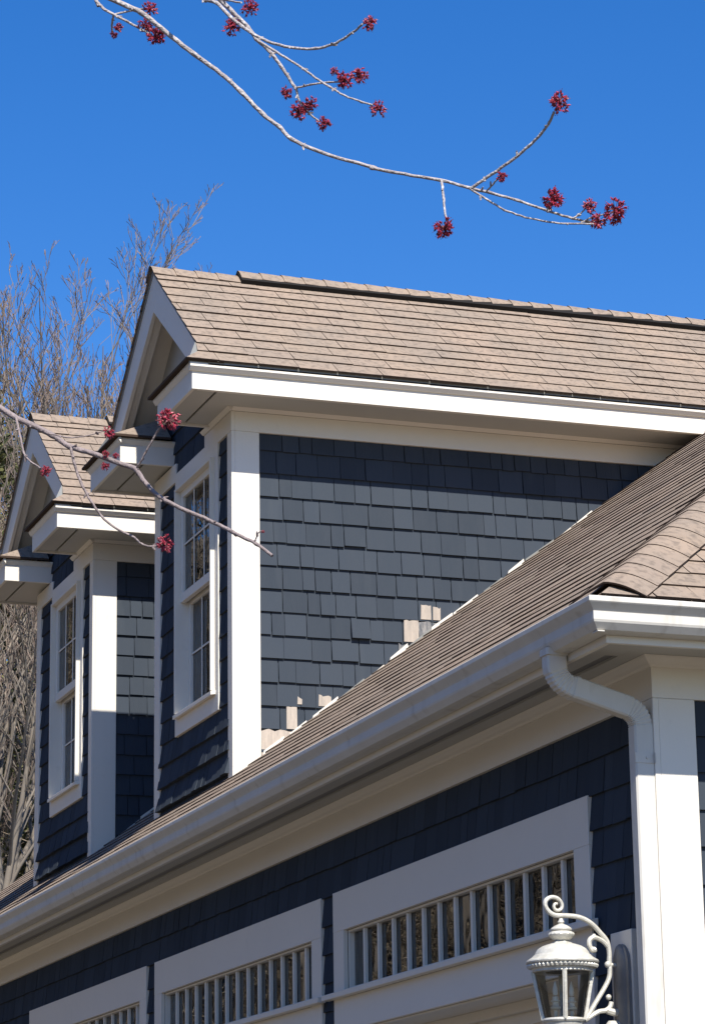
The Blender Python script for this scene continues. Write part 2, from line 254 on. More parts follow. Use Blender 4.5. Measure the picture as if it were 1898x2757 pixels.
# ================================================================ house
HX0 = -14.0; DEP = 8.8; SL = 0.7534; E_ = 0.434
UX, UY, UZ = Vector((1, 0, 0)), Vector((0, 1, 0)), Vector((0, 0, 1))
house = empty('garage_house', (0, 0, GZ), 'navy shingled garage house with white trim, hipped brown roof and two gabled dormers', 'house')
EXPO = 0.1297
def shingle_wall(mb, O, U, N, u0, u1, ztop, zbot, butt0, excl=(), urange=None, seed=1, kick=(), back=0.0, flare=None):
    """tapered wood shingles; butt0 = height of one butt line; excl = rects (ua,ub,za,zb)"""
    rn = random.Random(seed)
    k0 = int(math.floor((ztop - butt0) / EXPO)); k = k0
    while True:
        zb = butt0 + k * EXPO
        if zb + EXPO < zbot: break
        a, b = (u0, u1) if urange is None else urange(zb)
        cuts = sorted(set([a, b] + [c for e in excl for c in e[:2] if a < c < b]))
        for ci in range(len(cuts) - 1):
            ca, cb = cuts[ci], cuts[ci + 1]; mid = (ca + cb) / 2
            lo, hi = zb, min(zb + EXPO + 0.02, ztop); fixed = False
            skip = False
            for (ea, eb, za, ze) in excl:
                if ea < mid < eb:
                    if za <= zb + 0.012 and ze >= zb + EXPO - 0.012: skip = True
                    elif zb < ze < zb + EXPO: lo = ze; fixed = True
                    elif zb < za < zb + EXPO: hi = za
            if skip or hi - lo < 0.01: continue
            u = ca
            while u < cb - 0.001:
                wd = rn.choice((0.075, 0.095, 0.11, 0.125, 0.14, 0.155)) * rn.uniform(0.93, 1.07)
                if cb - (u + wd) < 0.06: wd = cb - u
                gap = rn.choice((0.002, 0.004, 0.005, 0.0065)) if u + wd < cb - 0.001 else 0
                th = rn.uniform(0.0135, 0.0185); dz = 0 if fixed else rn.uniform(-0.0022, 0.0022)
                for (ku, kz, kt) in kick:
                    if u <= ku < u + wd and zb <= kz < zb + EXPO: th = kt; dz = 0.008
                if flare: th += flare(zb) * rn.uniform(0.8, 1.25)
                mb.fbox(O, U, UZ, N, u, u + wd - gap, lo + dz, hi, -0.002 + back, th, a=rn.random(), n1t=0.0015 + (th - 0.0015) * max(0, (0.02 - (hi - lo - EXPO))) * 0)
                u += wd
        k -= 1
def tabs(mb, O, U, V, N, rows, urange, expo=0.127, seed=2, thick=0.0075, skip=None, lift=None):
    rn = random.Random(seed)
    for k in range(rows):
        v0 = k * expo; a, b = urange(v0)
        u = a - rn.uniform(0, 0.3); ph = rn.uniform(0, 6)
        while u < b:
            wd = rn.choice((0.17, 0.22, 0.27, 0.33)) * rn.uniform(0.95, 1.05)
            ua, ub = max(u, a), min(u + wd - 0.0035, b)
            if ub - ua > 0.01:
                t = thick * rn.uniform(0.80, 1.25); l0 = lift(v0) if lift else 0; l1 = lift(v0 + expo) if lift else 0; dv = rn.uniform(-0.002, 0.002) + 0.0028 * math.sin(ua * 2.1 + ph)
                hi = v0 + expo + 0.012
                P = lambda uu, vv, nn: O + U * uu + V * vv + N * nn
                ah, bh = urange(hi); uc, ud = max(ua, ah), min(ub, bh)      # slanted ends along a hip
                if ud < uc + 0.002: uc = ud = (min(max(ua, ah), ub) if ah > a + 1e-6 else max(min(ub, bh), ua))
                q = [P(ua, v0 + dv, l0), P(ub, v0 + dv, l0), P(ub, v0 + dv, t + l0), P(ua, v0 + dv, t + l0), P(uc, hi, l1), P(ud, hi, l1), P(ud, hi, l1 + 0.001), P(uc, hi, l1 + 0.001)]
                i = [mb.vert(p) for p in q]; at = rn.random()
                mb.face((i[3], i[2], i[1], i[0]), 1, at)
                mb.face((i[2], i[3], i[7], i[6]), 0, at)
                mb.face((i[0], i[4], i[7], i[3]), 1, at); mb.face((i[1], i[2], i[6], i[5]), 1, at)
            u += wd
def caps(mb, P0, D, A, B, n, step=0.127, wid=0.15, lift=0.012, seed=5, rr=0.045, length=0.19, liftf=None, bulge=0.011, bl=1.0):
    """overlapping bent caps along an edge from P0 in direction D; A,B = unit vectors down either roof plane, perpendicular to D"""
    rn = random.Random(seed); up = -(A + B).normalized()
    for k in range(n):
        s0 = k * step + rn.uniform(-0.004, 0.004); at = rn.random(); lf = lift + (liftf(s0) if liftf else 0)
        prof = []
        for t in (-1.0, -0.85, -0.7, -0.55, -0.4, -0.25, -0.12, 0.0, 0.12, 0.25, 0.4, 0.55, 0.7, 0.85, 1.0):
            d = (A if t > 0 else B) * (abs(t) * wid)
            prof.append(d + up * ((bulge if t > 0 else bulge * bl) * math.sin(math.pi * abs(t)) ** 0.9 * (1 - 0.3 * abs(t))))      # rounded shoulders
        for top, off in ((True, 0.0),):
            lo = [P0 + D * s0 + p + up * (lf + 0.006) for p in prof]
            lo2 = [P0 + D * s0 + p + up * (lf - 0.001) for p in prof]
            hi = [P0 + D * (s0 + length) + p + up * (lf - 0.003) for p in prof]
            a = [mb.vert(p) for p in lo]; b = [mb.vert(p) for p in lo2]; c = [mb.vert(p) for p in hi]
            for i in range(len(prof) - 1):
                mb.face((a[i], a[i + 1], c[i + 1], c[i]), 0, at)
                mb.face((b[i + 1], b[i], a[i], a[i + 1])[::1], 1, at)
            for e in (0, len(prof) - 1):
                mb.face((a[e], c[e], b[e]), 1, at)
BUTT = -0.13
doors = []
for i in range(3):
    x1 = -0.5585 - i * 3.0201; doors.append((x1 - 2.8482, x1))
# --- front wall -------------------------------------------------------
mb = MB()
excl = [(a, b, GZ - 1, -0.255) for a, b in doors] + [(a - 0.06, b + 0.06, -0.736, -0.707) for a, b in doors]
excl = [(a, b, GZ - 1, -0.255) for a, b in doors] + [(-0.36, -0.175, -1.35, -0.78)]
shingle_wall(mb, Vector((0, 0, 0)), UX, -UY, HX0, -0.10, 0.03, GZ, BUTT, excl, seed=11)
# solid wall behind the shingles, open at the transoms and doors
mb.box(HX0, 0, 0.002, 0.14, -0.44, 0.14)
px = 0.0
for a, b in doors:
    mb.box(b - 0.12, px, 0.002, 0.14, GZ, -0.44); px = a + 0.12
    mb.box(a + 0.12, b - 0.12, 0.002, 0.14, -0.885, -0.72)
mb.box(HX0, px, 0.002, 0.14, GZ, -0.44)
mb.build('front_wall', M['navy'], house)
mb = MB(); shingle_wall(mb, Vector((0, 0, 0)), UY, UX, 0.13, DEP, 0.03, GZ, BUTT, seed=12)
mb.box(-0.14, -0.002, 0.14, DEP, GZ, 0.14); mb.build('side_wall', M['navy'], house)
mb = MB(); mb.box(HX0, 0, DEP, DEP + 0.14, GZ, 0.14); mb.box(HX0, HX0 + 0.14, 0.14, DEP, GZ, 0.14)
mb.prism([(HX0 + 0.02, 0, 0.14), (HX0 + 0.02, DEP, 0.14), (HX0 + 0.02, DEP / 2, 0.14 + SL * DEP / 2)], Vector((0.1, 0, 0)))
mb.build('rear_wall', M['navy'], house)
# --- main roof --------------------------------------------------------
ZR = lambda y: 0.1972 + SL * (y + E_)          # roof surface, front slope
ye = -0.375; zl = ZR(ye)
ca = 1 / math.sqrt(1 + SL * SL); V1 = Vector((0, ca, ca * SL)); N1 = Vector((0, -ca * SL, ca))
YR = DEP / 2; ZRG = ZR(YR); RX = -YR           # ridge height; ridge ends where the hip arrives
mb = MB()
tabs(mb, Vector((0, ye, zl - 0.006)), UX, V1, N1, int((YR - ye) / ca / 0.127) + 1, lambda v: (HX0 - 0.25, max(-ye - v * ca - 0.004, RX)), seed=21, thick=0.0068, lift=lambda v: 0.010 * max(0, 1 - v / 0.8))
# right hip slope, facing +x
V2 = Vector((-ca, 0, ca * SL)); N2 = Vector((ca * SL, 0, ca))
tabs(mb, Vector((-ye, 0, zl - 0.006)), UY, V2, N2, int((YR - ye) / ca / 0.127) + 1, lambda v: (ye + v * ca + 0.004, DEP - ye - v * ca), seed=22, thick=0.008, lift=lambda v: 0.026 * max(0, 1 - v / 0.8))
mb.build('roof', [M['roof'], M['roof_edge']], house)
mb = MB()   # sheathing below the shingles, and the rear slope
def slab(mb, pts, t=0.05, **k): mb.prism([Vector(p) - Vector((0, 0, t + 0.008)) for p in pts], Vector((0, 0, t)), **k)
slab(mb, [(HX0 - 0.2, ye + 0.03, ZR(ye + 0.03)), (-ye - 0.03, ye + 0.03, ZR(ye + 0.03)), (RX, YR, ZRG), (HX0 - 0.2, YR, ZRG)])
slab(mb, [(-ye - 0.03, ye + 0.03, ZR(ye + 0.03)), (-ye - 0.03, DEP - ye - 0.03, ZR(ye + 0.03)), (RX, YR, ZRG)])
slab(mb, [(-ye - 0.03, DEP - ye, ZR(ye)), (HX0 - 0.2, DEP - ye, ZR(ye)), (HX0 - 0.2, YR, ZRG), (RX, YR, ZRG)])
mb.build('roof_deck', M['deck'], house)
mb = MB(); D3 = Vector((-1, 1, SL)).normalized()
A3 = (D3.cross(N2)).normalized(); 
if A3.z > 0: A3 = -A3
B3 = (D3.cross(N1)).normalized()
if B3.z > 0: B3 = -B3
caps(mb, Vector((-ye, ye, zl + 0.0)) + D3 * 0.085, D3, A3, B3, 52, step=0.13, wid=0.155, lift=0.006, bulge=0.014, bl=0.35, liftf=lambda s_: 0.027 * max(0, 1 - s_ / 1.35))
mb.build('hip_cap_shingles', [M['roof'], M['roof_edge']], house, smooth=True)
# --- eaves ------------------------------------------------------------
def eave(mb, prof, x0=HX0 - 0.2, y1=DEP + 0.3):
    """profile of (outward offset from the wall plane, z) swept along the front and the right side with a mitre"""
    n = len(prof); a = [mb.vert((x0, -d, z)) for d, z in prof]; b = [mb.vert((d, -d, z)) for d, z in prof]; c = [mb.vert((d, y1, z)) for d, z in prof]
    for i in range(n):
        j = (i + 1) % n
        mb.face((a[i], b[i], b[j], a[j])); mb.face((b[i], c[i], c[j], b[j]))
    mb.face(a); mb.face(c[::-1])
mb = MB(); eave(mb, [(0.0, -0.004), (0.022, -0.004), (0.022, 0.104), (0.0, 0.104)]); mb.build('frieze_board', M['trim'], house)
mb = MB(); eave(mb, [(0.0, 0.104), (0.03, 0.104), (0.034, 0.112), (0.046, 0.118), (0.062, 0.131), (0.066, 0.139), (0.0, 0.139)]); mb.build('bed_moulding', M['trim'], house)
mb = MB(); eave(mb, [(0.0, 0.14), (0.135, 0.14), (0.135, 0.155), (0.0, 0.155)]); eave(mb, [(0.185, 0.14), (0.312, 0.14), (0.312, 0.155), (0.185, 0.155)]); 
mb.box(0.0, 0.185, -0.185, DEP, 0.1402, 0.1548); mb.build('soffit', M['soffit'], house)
mb = MB(); eave(mb, [(0.135, 0.149), (0.185, 0.149), (0.185, 0.156), (0.135, 0.156)]); mb.build('soffit_vent', M['lampdark'], house)
mb = MB(); eave(mb, [(0.31, 0.108), (0.33, 0.108), (0.33, 0.262), (0.31, 0.262)]); eave(mb, [(0.298, 0.116), (0.31, 0.116), (0.31, 0.139), (0.298, 0.139)]); mb.build('fascia', M['trim'], house)
F0 = 0.331
gp = [(0.001, 0.262), (0.001, 0.134), (0.044, 0.134), (0.058, 0.138), (0.076, 0.160), (0.079, 0.168), (0.079, 0.196), (0.084, 0.203), (0.101, 0.221), (0.104, 0.225), (0.104, 0.240), (0.101, 0.243), (0.094, 0.243), (0.094, 0.236), (0.099, 0.234), (0.099, 0.226), (0.076, 0.199), (0.076, 0.170), (0.056, 0.142), (0.004, 0.138), (0.004, 0.262)]
mb = MB(); eave(mb, [(F0 + d, z) for d, z in gp], x0=HX0 - 0.3)
gut = mb.build('gutter', M['alu'], house)
mb = MB()   # seams, end strip and mitre cover
for xx in (-7.35,):
    a = [mb.vert((xx, -(F0 + d + 0.0015), z - (0.0012 if z < 0.15 else 0))) for d, z in gp[1:12]]; b = [mb.vert((xx + 0.05, -(F0 + d + 0.0015), z - (0.0012 if z < 0.15 else 0))) for d, z in gp[1:12]]
    for i in range(len(a) - 1): mb.face((a[i], b[i], b[i + 1], a[i + 1]))
mb.build('gutter_seam', M['alu'], gut)
mb = MB(); mb.box(0.33 + 0.02, 0.33 + 0.065, -0.33 - 0.06, -0.33 - 0.035, 0.1305, 0.1338); mb.build('mitre_tab', M['alu'], gut)
mb = MB(); eave(mb, [(0.335, 0.2635), (0.385, 0.252), (0.386, 0.246), (0.388, 0.2462), (0.387, 0.2545), (0.335, 0.268)]); mb.build('drip_edge', M['drip'], house)
# --- corner boards of the house ---------------------------------------
mb = MB(); mb.box(-0.10, 0.0218, -0.0216, 0.0, GZ, -0.0045); mb.box(0.0, 0.0216, 0.0, 0.14, GZ, -0.0047); mb.build('corner_board', M['trim'], house, bevel=0.002)
# --- downspout ---------------------------------------------------------
def rect_sweep(mb, path, xc, hx, hw, crimp=()):
    """rectangular pipe in a plane x = const; path of (y,z); hx half width in x, hw half width across the path"""
    rings = []; n = len(path)
    for i, (y, z) in enumerate(path):
        a = path[max(i - 1, 0)]; b = path[min(i + 1, n - 1)]; t = Vector((0, b[0] - a[0], b[1] - a[1])).normalized(); nn = Vector((0, -t.z, t.y))
        k = 1.0 - (0.07 if i in crimp else 0); c = 0.006; ring = []
        for sx, sn in ((-1, -1), (1, -1), (1, 1), (-1, 1)):
            ring_pts = [(sx * (hx * k - (c if q else 0)), sn * (hw * k - (0 if q else c))) for q in ((0, 1) if sx * sn > 0 else (1, 0))]
            for px_, pn in ring_pts: ring.append(mb.vert(Vector((xc, y, z)) + UX * px_ + nn * pn))
        rings.append(ring)
    for i in range(n - 1):
        for k in range(8): mb.face((rings[i][k], rings[i][(k + 1) % 8], rings[i + 1][(k + 1) % 8], rings[i + 1][k]))
    mb.face(rings[0][::-1]); mb.face(rings[-1])
mb = MB(); path = [(-0.372, 0.150), (-0.372, 0.105)]; crimp = []
def arc(cx_, cz_, r, a0, a1, n): return [(cx_ + r * math.cos(R(a0 + (a1 - a0) * i / n)), cz_ + r * math.sin(R(a0 + (a1 - a0) * i / n))) for i in range(n + 1)]
a1 = arc(-0.372 + 0.078, 0.098, 0.078, 180, 254, 18); path += a1[1:]
crimp += list(range(6, 20, 2))
ex, ez = path[-1]; d = Vector((math.sin(R(74)), -math.cos(R(74)))); path.append((ex + 0.012 * d.x, ez + 0.012 * d.y))
c2x, c2z = -0.054 - 0.075, 0; a2s = arc(0, 0, 0.075, 74, 0, 16)
run = (-0.129 + 0.075 * math.cos(R(74))) - ex; ez2 = ez + run * d.y / d.x; cz2 = ez2 - 0.075 * math.sin(R(74))
s = len(path); path += [(-0.129 + p[0], cz2 + p[1]) for p in a2s]; crimp += list(range(s + 2, s + 15, 2))
path += [(-0.054, cz2 - 0.03), (-0.054, -1.8), (-0.054, -3.2)]
rect_sweep(mb, path, -0.0125, 0.0285, 0.0375, crimp)
dsp = mb.build('downspout', M['alu'], house)
mb = MB(); rect_sweep(mb, [(-0.372, 0.152), (-0.372, 0.128)], -0.0125, 0.034, 0.043); mb.build('outlet_collar', M['alu'], dsp)
mb = MB(); mb.box(0.0162, 0.0185, -0.094, -0.006, -0.235, -0.200); mb.box(0.0185, 0.033, -0.0245, -0.0225, -0.235, -0.200); mb.tube([(0.018, -0.05, -0.217), (0.023, -0.05, -0.217)], [0.005, 0.004], 8); mb.build('pipe_strap', M['alu'], dsp)
mb = MB(); rect_sweep(mb, [(path[20][0] - 0.004 * d.x, path[20][1] - 0.004 * d.y), (path[20][0] + 0.01 * d.x, path[20][1] + 0.01 * d.y)], -0.0125, 0.0305, 0.0395); mb.build('pipe_joint', M['alu'], dsp)
# --- lamp mounting block ------------------------------------------------
mb = MB(); mb.box(-0.352, -0.178, -0.045, 0.0, -1.345, -0.782); mb.build('mounting_block', M['trim'], house, bevel=0.003)
# --- garage doors --------------------------------------------------------
for i, (a, b) in enumerate(doors):
    mb = MB()      # the door itself: rails and recessed fields
    mb.box(a + 0.13, b - 0.13, 0.225, 0.265, GZ + 0.02, -0.80)
    nrow, ncol = 4, 6; wx = (b - a - 0.26) / ncol; hz = (-0.93 - GZ - 0.02) / nrow
    for r_ in range(nrow):
        mb.box(a + 0.14, b - 0.14, 0.2100, 0.226, -0.93 - r_ * hz - 0.05, -0.93 - r_ * hz + 0.05)
    for c_ in range(ncol + 1):
        xx = a + 0.13 + c_ * wx; mb.box(max(xx - 0.04, a + 0.135), min(xx + 0.04, b - 0.135), 0.213, 0.226, GZ + 0.03, -0.81)
    door = mb.build('garage_door', M['trim'], house)
    mb = MB(); y0, y1 = -0.0225, -0.0005
    mb.box(a, b, y0, y1, -0.435, -0.255); mb.box(a, a + 0.14, y0 + 0.0005, y1, GZ + 0.02, -0.435); mb.box(b - 0.14, b, y0 + 0.0005, y1, GZ + 0.02, -0.435)
    mb.box(a + 0.14, b - 0.14, y0 + 0.0003, y1, -0.88, -0.736)
    mb.build('door_casing', M['trim'], door, bevel=0.002)
    mb = MB(); mb.box(a + 0.12, b - 0.12, 0.0, 0.224, -0.888, -0.8805); mb.box(a + 0.128, a + 0.14, 0.0, 0.225, GZ + 0.02, -0.889); mb.box(b - 0.14, b - 0.128, 0.0, 0.225, GZ + 0.02, -0.889)
    mb.box(a + 0.14, b - 0.14, 0.175, 0.205, -0.93, -0.889); mb.build('door_jamb', M['trim'], door)
    mb = MB(); mb.prism([(a - 0.06, -0.022, -0.707), (a - 0.06, -0.062, -0.712), (a - 0.06, -0.062, -0.736), (a - 0.06, -0.022, -0.736)], Vector((b - a + 0.12, 0, 0))); mb.build('transom_sill', M['trim'], door, bevel=0.002)
    mb = MB(); A_, B_ = a + 0.14, b - 0.14     # transom frame and bars
    mb.box(A_ + 0.0005, B_ - 0.0005, 0.0, 0.06, -0.4455, -0.4355); mb.box(A_ + 0.0005, B_ - 0.0005, 0.0, 0.06, -0.7065, -0.6915)
    mb.box(A_ + 0.0007, A_ + 0.012, 0.001, 0.06, -0.6915, -0.4455); mb.box(B_ - 0.012, B_ - 0.0007, 0.001, 0.06, -0.6915, -0.4455)
    n_ = 14
    for k in range(1, n_):
        xx = A_ + (B_ - A_) * k / n_ + 0.0; mb.box(xx - 0.011, xx + 0.011, 0.010, 0.026, -0.6915, -0.4455)
    mb.build('glazing_bars', M['trim'], door, bevel=0.0015)
    mb = MB(); mb.box(A_ + 0.01, B_ - 0.01, 0.027, 0.030, -0.6925, -0.4445); mb.build('transom_pane', M['glass'], door)
# ================================================================ dormers
XD, YF, XR, ZRI = -5.517, 0.167, -6.275, 3.735
def dormer(dx, near):
    T = Vector((dx, 0, 0)); sd_ = 100 if near else 200
    X = lambda v: v + dx
    xl = -7.04
    # ---- shingled body (side walls, front wall, rear body inside the roof)
    mb = MB()
    O = Vector((X(XD), 0, 0))
    yroof = lambda z: (z - 0.1972) / SL - E_
    kick = ((0.93, 1.47, 0.030), (0.90, 1.96, 0.021), (0.80, 1.34, 0.019)) if near else ()
    shingle_wall(mb, O, UY, UX, YF + 0.13, 4.0, 2.575, 0.60, 2.20, urange=lambda z: (YF + 0.13, max(YF + 0.14, min(4.0, yroof(z + 0.14) + 0.25))), seed=sd_ + 1, kick=kick)
    Of = Vector((0, YF, 0))
    excl = [(X(-6.615), X(-5.755), 1.045, 2.602)]
    shingle_wall(mb, Of, UX, -UY, X(xl + 0.08), X(XD - 0.045), 3.16, 0.50, 2.20 + 0.02, excl, seed=sd_ + 2, flare=lambda z: max(0.0, (1.03 - z) / EXPO) * 0.009)
    # backing
    mb.box(X(XD) - 0.10, X(XD) - 0.0015, YF + 0.0, 3.6, 0.3, 2.70); mb.box(X(xl), X(xl) + 0.1, YF + 0.0, 3.6, 0.3, 2.70)
    mb.box(X(xl) + 0.101, X(XD) - 0.101, YF + 0.0015, YF + 0.1, 0.3, 1.13); mb.box(X(xl) + 0.101, X(XD) - 0.101, YF + 0.0015, YF + 0.1, 2.52, 3.12)
    mb.box(X(xl) + 0.101, X(-6.56), YF + 0.0015, YF + 0.1, 1.13, 2.52); mb.box(X(-5.81), X(XD) - 0.101, YF + 0.0015, YF + 0.1, 1.13, 2.52)
    body = mb.build('dormer', M['navy'], house)
    tag(body, 'near dormer with bare unpainted shingles along the roof line' if near else 'far dormer, half shaded by the nearer one')
    # left wall shingles face away: plain courses are enough there
    # ---- room behind the window, blinds
    mb = MB(); x0, x1, y0, y1 = X(-6.9), X(-5.65), YF + 0.101, 2.2
    for q in ([(x0, y1, 0.6), (x1, y1, 0.6), (x1, y1, 2.65), (x0, y1, 2.65)], [(x0, y0, 0.6), (x0, y1, 0.6), (x0, y1, 2.65), (x0, y0, 2.65)], [(x1, y1, 0.6), (x1, y0, 0.6), (x1, y0, 2.65), (x1, y1, 2.65)], [(x0, y0, 2.65), (x1, y0, 2.65), (x1, y1, 2.65), (x0, y1, 2.65)], [(x0, y0, 1.0), (x1, y0, 1.0), (x1, y1, 1.0), (x0, y1, 1.0)]): mb.poly(q)
    mb.build('room', M['room'], body)
    mb = MB()
    for k in range(13):
        xx = X(-6.47 + 0.05 * k); mb.prism([Vector((xx, YF + 0.13, 1.16)), Vector((xx + 0.03, YF + 0.155, 1.16)), Vector((xx + 0.03, YF + 0.155, 1.86)), Vector((xx, YF + 0.13, 1.86))], Vector((-0.001, 0.002, 0)))
    mb.build('window_blind', M['blind'], body)
    # ---- window
    mb = MB(); y0, y1 = YF - 0.022, YF - 0.0005
    mb.box(X(-6.615), X(-5.755), y0, y1, 2.49, 2.602); mb.box(X(-6.615), X(-6.55), y0 + 0.0006, y1, 1.14, 2.49); mb.box(X(-5.82), X(-5.755), y0 + 0.0006, y1, 1.14, 2.49); mb.box(X(-6.615), X(-5.755), y0 + 0.0003, y1, 1.045, 1.14)
    mb.build('window_casing', M['trim'], body, bevel=0.002)
    mb = MB(); y0 = YF - 0.047
    mb.box(X(-6.55), X(-5.82), y0, y1, 2.475, 2.4895); mb.box(X(-6.5498), X(-6.532), y0 + 0.0004, YF + 0.075, 1.165, 2.475); mb.box(X(-5.838), X(-5.8202), y0 + 0.0004, YF + 0.075, 1.165, 2.475)
    mb.box(X(-6.5318), X(-5.8382), y1, YF + 0.075, 2.476, 2.50)
    mb.build('window_frame', M['trim'], body, bevel=0.0015)
    mb = MB(); mb.prism([(X(-6.565), YF + 0.06, 1.176), (X(-6.565), YF - 0.050, 1.158), (X(-6.565), YF - 0.050, 1.136), (X(-6.565), YF - 0.0235, 1.1405), (X(-6.565), YF + 0.06, 1.141)], Vector((0.76, 0, 0))); mb.build('window_sill', M['trim'], body, bevel=0.002)
    mb = MB(); a, b = X(-6.5318), X(-5.8382)
    def sash(y, z0, z1, rb, rt, st=0.046):
        mb.box(a, a + st, y, y + 0.03, z0, z1); mb.box(b - st, b, y, y + 0.03, z0, z1); mb.box(a + st, b - st, y + 0.0005, y + 0.03, z0, z0 + rb); mb.box(a + st, b - st, y + 0.0005, y + 0.03, z1 - rt, z1)
        for k in (1, 2): xx = a + st + (b - a - 2 * st) * k / 3; mb.box(xx - 0.0055, xx + 0.0055, y + 0.007, y + 0.0125, z0 + rb, z1 - rt)
        zm = (z0 + rb + z1 - rt) / 2; mb.box(a + st, b - st, y + 0.0075, y + 0.012, zm - 0.0055, zm + 0.0055)
    sash(YF - 0.012, 1.815, 2.4755, 0.052, 0.042); sash(YF + 0.034, 1.165, 1.845, 0.052, 0.045)
    mb.build('window_sash', M['trim'], body, bevel=0.0015)
    mb = MB(); mb.box(a + 0.04, b - 0.04, YF + 0.004, YF + 0.007, 1.86, 2.44); mb.build('window_pane', M['glass'], body)
    mb = MB(); mb.box(a + 0.04, b - 0.04, YF + 0.050, YF + 0.053, 1.21, 1.805); mb.build('window_pane', M['glass'], body)
    # ---- corner boards, friezes
    mb = MB(); xs_ = XD + 0.0205
    mb.box(X(XD - 0.062), X(xs_), YF - 0.0205, YF, 0.45, 2.556); mb.box(X(XD), X(xs_) - 0.0002, YF, YF + 0.14, 0.45, 2.5557); mb.build('corner_board', M['trim'], body, bevel=0.002)
    mb = MB(); mb.box(X(xl - 0.02), X(xl + 0.095), YF - 0.0205, YF, 0.3, 2.556); mb.box(X(xl - 0.02), X(xl), YF, YF + 0.14, 0.3, 2.5557); mb.build('corner_board', M['trim'], body, bevel=0.002)
    mb = MB(); mb.box(X(XD), X(xs_) + 0.002, YF - 0.0005, 3.9, 2.556, 2.667); mb.box(X(-6.01), X(xs_) + 0.0023, YF - 0.0228, YF - 0.0006, 2.5562, 2.6672)
    mb.box(X(xl - 0.0225), X(-6.60), YF - 0.0228, YF - 0.0006, 2.5562, 2.6672); mb.build('frieze_board', M['trim'], body, bevel=0.0015)
    # ---- boxed eaves: soffits with a groove, fascias and the two returns on the gable
    xo = XD + 0.318; xo2 = -7.04 - 0.318; yo = YF - 0.317; zb = 2.672; zs = 2.686
    mb = MB()
    for xa, xb in ((-5.852, xo - 0.0005), (xo2 + 0.0005, -6.702)):
        mb.box(X(xa), X(xb), yo + 0.001, YF - 0.19, zs, zs + 0.015); mb.box(X(xa), X(xb), YF - 0.175, YF - 0.0006, zs, zs + 0.015)
    mb.box(X(XD) + 0.0005, X(xo), YF, 4.3, zs, zs + 0.015); mb.box(X(xo2), X(-7.04), YF, 4.3, zs, zs + 0.015)
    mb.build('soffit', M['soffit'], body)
    mb = MB()     # moulding at the top of the frieze
    mb.prism([(X(xs_) + 0.0025, YF - 0.02, 2.6675), (X(xs_) + 0.012, YF - 0.02, 2.668), (X(xs_) + 0.03, YF - 0.02, 2.6855), (X(xs_) + 0.0025, YF - 0.02, 2.6855)], Vector((0, 3.9, 0)))
    mb.prism([(X(-6.01), YF - 0.0235, 2.6675), (X(-6.01), YF - 0.033, 2.668), (X(-6.01), YF - 0.05, 2.6855), (X(-6.01), YF - 0.0235, 2.6855)], Vector((0.54, 0, 0)))
    mb.build('bed_moulding', M['trim'], body)
    mb = MB(); t = 0.02; zt = 2.812
    mb.box(X(xo), X(xo + t), yo - t, 4.3, zb, zt); mb.box(X(xo2 - t), X(xo2), yo - t, 4.3, zb, zt)
    mb.box(X(xo - 0.03), X(xo - 0.0004), yo + 0.02, 4.3, zb + 0.006, zs - 0.0005)
    mb.build('fascia', M['trim'], body, bevel=0.0015)
    mb = MB(); mb.prism([(X(xo + t), yo - t - 0.018, 2.770), (X(xo + t) + 0.012, yo - t - 0.018, 2.772), (X(xo + t) + 0.030, yo - t - 0.018, 2.792), (X(xo + t) + 0.030, yo - t - 0.018, 2.8125), (X(xo + t), yo - t - 0.018, 2.8125)], Vector((0, 4.4, 0))); mb.build('crown_moulding', M['trim'], body)
    for side, (xa, xb) in enumerate(((-5.85, xo - 0.0004), (xo2 + 0.0004, -6.70))):
        mb = MB(); mb.box(X(xa), X(xb), yo - t + 0.0003, yo, zb + 0.0003, zt)
        ex_ = xa if side == 0 else xb
        s_ = -1 if side == 0 else 1
        e0, e1 = sorted((ex_, ex_ + s_ * t)); mb.box(X(e0), X(e1), yo - t + 0.0001, YF - 0.0008, zb + 0.0001, zt + 0.0001)
        # crown along the top, front and inner end
        x_a, x_b = (min(xa, ex_ + s_ * t) - (0.03 if side == 0 else 0.03), max(xb, ex_ + s_ * t) + 0.03 )
        mb.prism([(X(x_a), yo - t, zt - 0.03), (X(x_a), yo - t - 0.018, zt - 0.006), (X(x_a), yo - t - 0.018, zt + 0.006), (X(x_a), yo - t, zt + 0.006)], Vector((x_b - x_a, 0, 0)))
        if side == 1:
            xe = ex_ + t; mb.prism([(X(xe), yo - t - 0.017, zt - 0.0295), (X(xe) + 0.018, yo - t - 0.017, zt - 0.0055), (X(xe) + 0.018, yo - t - 0.017, zt + 0.0065), (X(xe), yo - t - 0.017, zt + 0.0065)], Vector((0, YF - yo + t + 0.016, 0)))
        else:
            xe = ex_ - t
        mb.build('eave_return', M['trim'], body, bevel=0.0015)
        # little shingled roof of the return
        xc0, xc1 = (xe - 0.045, xo + t + 0.045) if side == 0 else (xo2 - t - 0.045, xe + 0.045)
        yf0 = yo - t - 0.045; z0 = zt + 0.010; yw = 0.125; rise = (yw - yf0) * 0.50
        hipx = (yw - yf0) * 0.6
        mb = MB(); q = [(X(xc0), yf0, z0), (X(xc1), yf0, z0), (X(xc1), yf0, z0 + 0.012), (X(xc0), yf0, z0 + 0.012)]
        inn = xc0 if side == 0 else xc1; sgn = 1 if side == 0 else -1; oth = xc1 if side == 0 else xc0
        apex = (X(inn + sgn * hipx), yw, z0 + 0.012 + rise); hip_ = (yw - yf0) * 0.5 / 0.8 + 0.03; far = (X(oth - sgn * hip_), yw, z0 + 0.012 + rise - 0.02)
        fa = (X(inn), yf0, z0 + 0.012); fb = (X(oth), yf0, z0 + 0.012); wb = (X(inn), yw, z0 + 0.012)
        mb.poly([fa, fb, far, apex] if side == 0 else [fb, fa, apex, far], 0, 0.4)
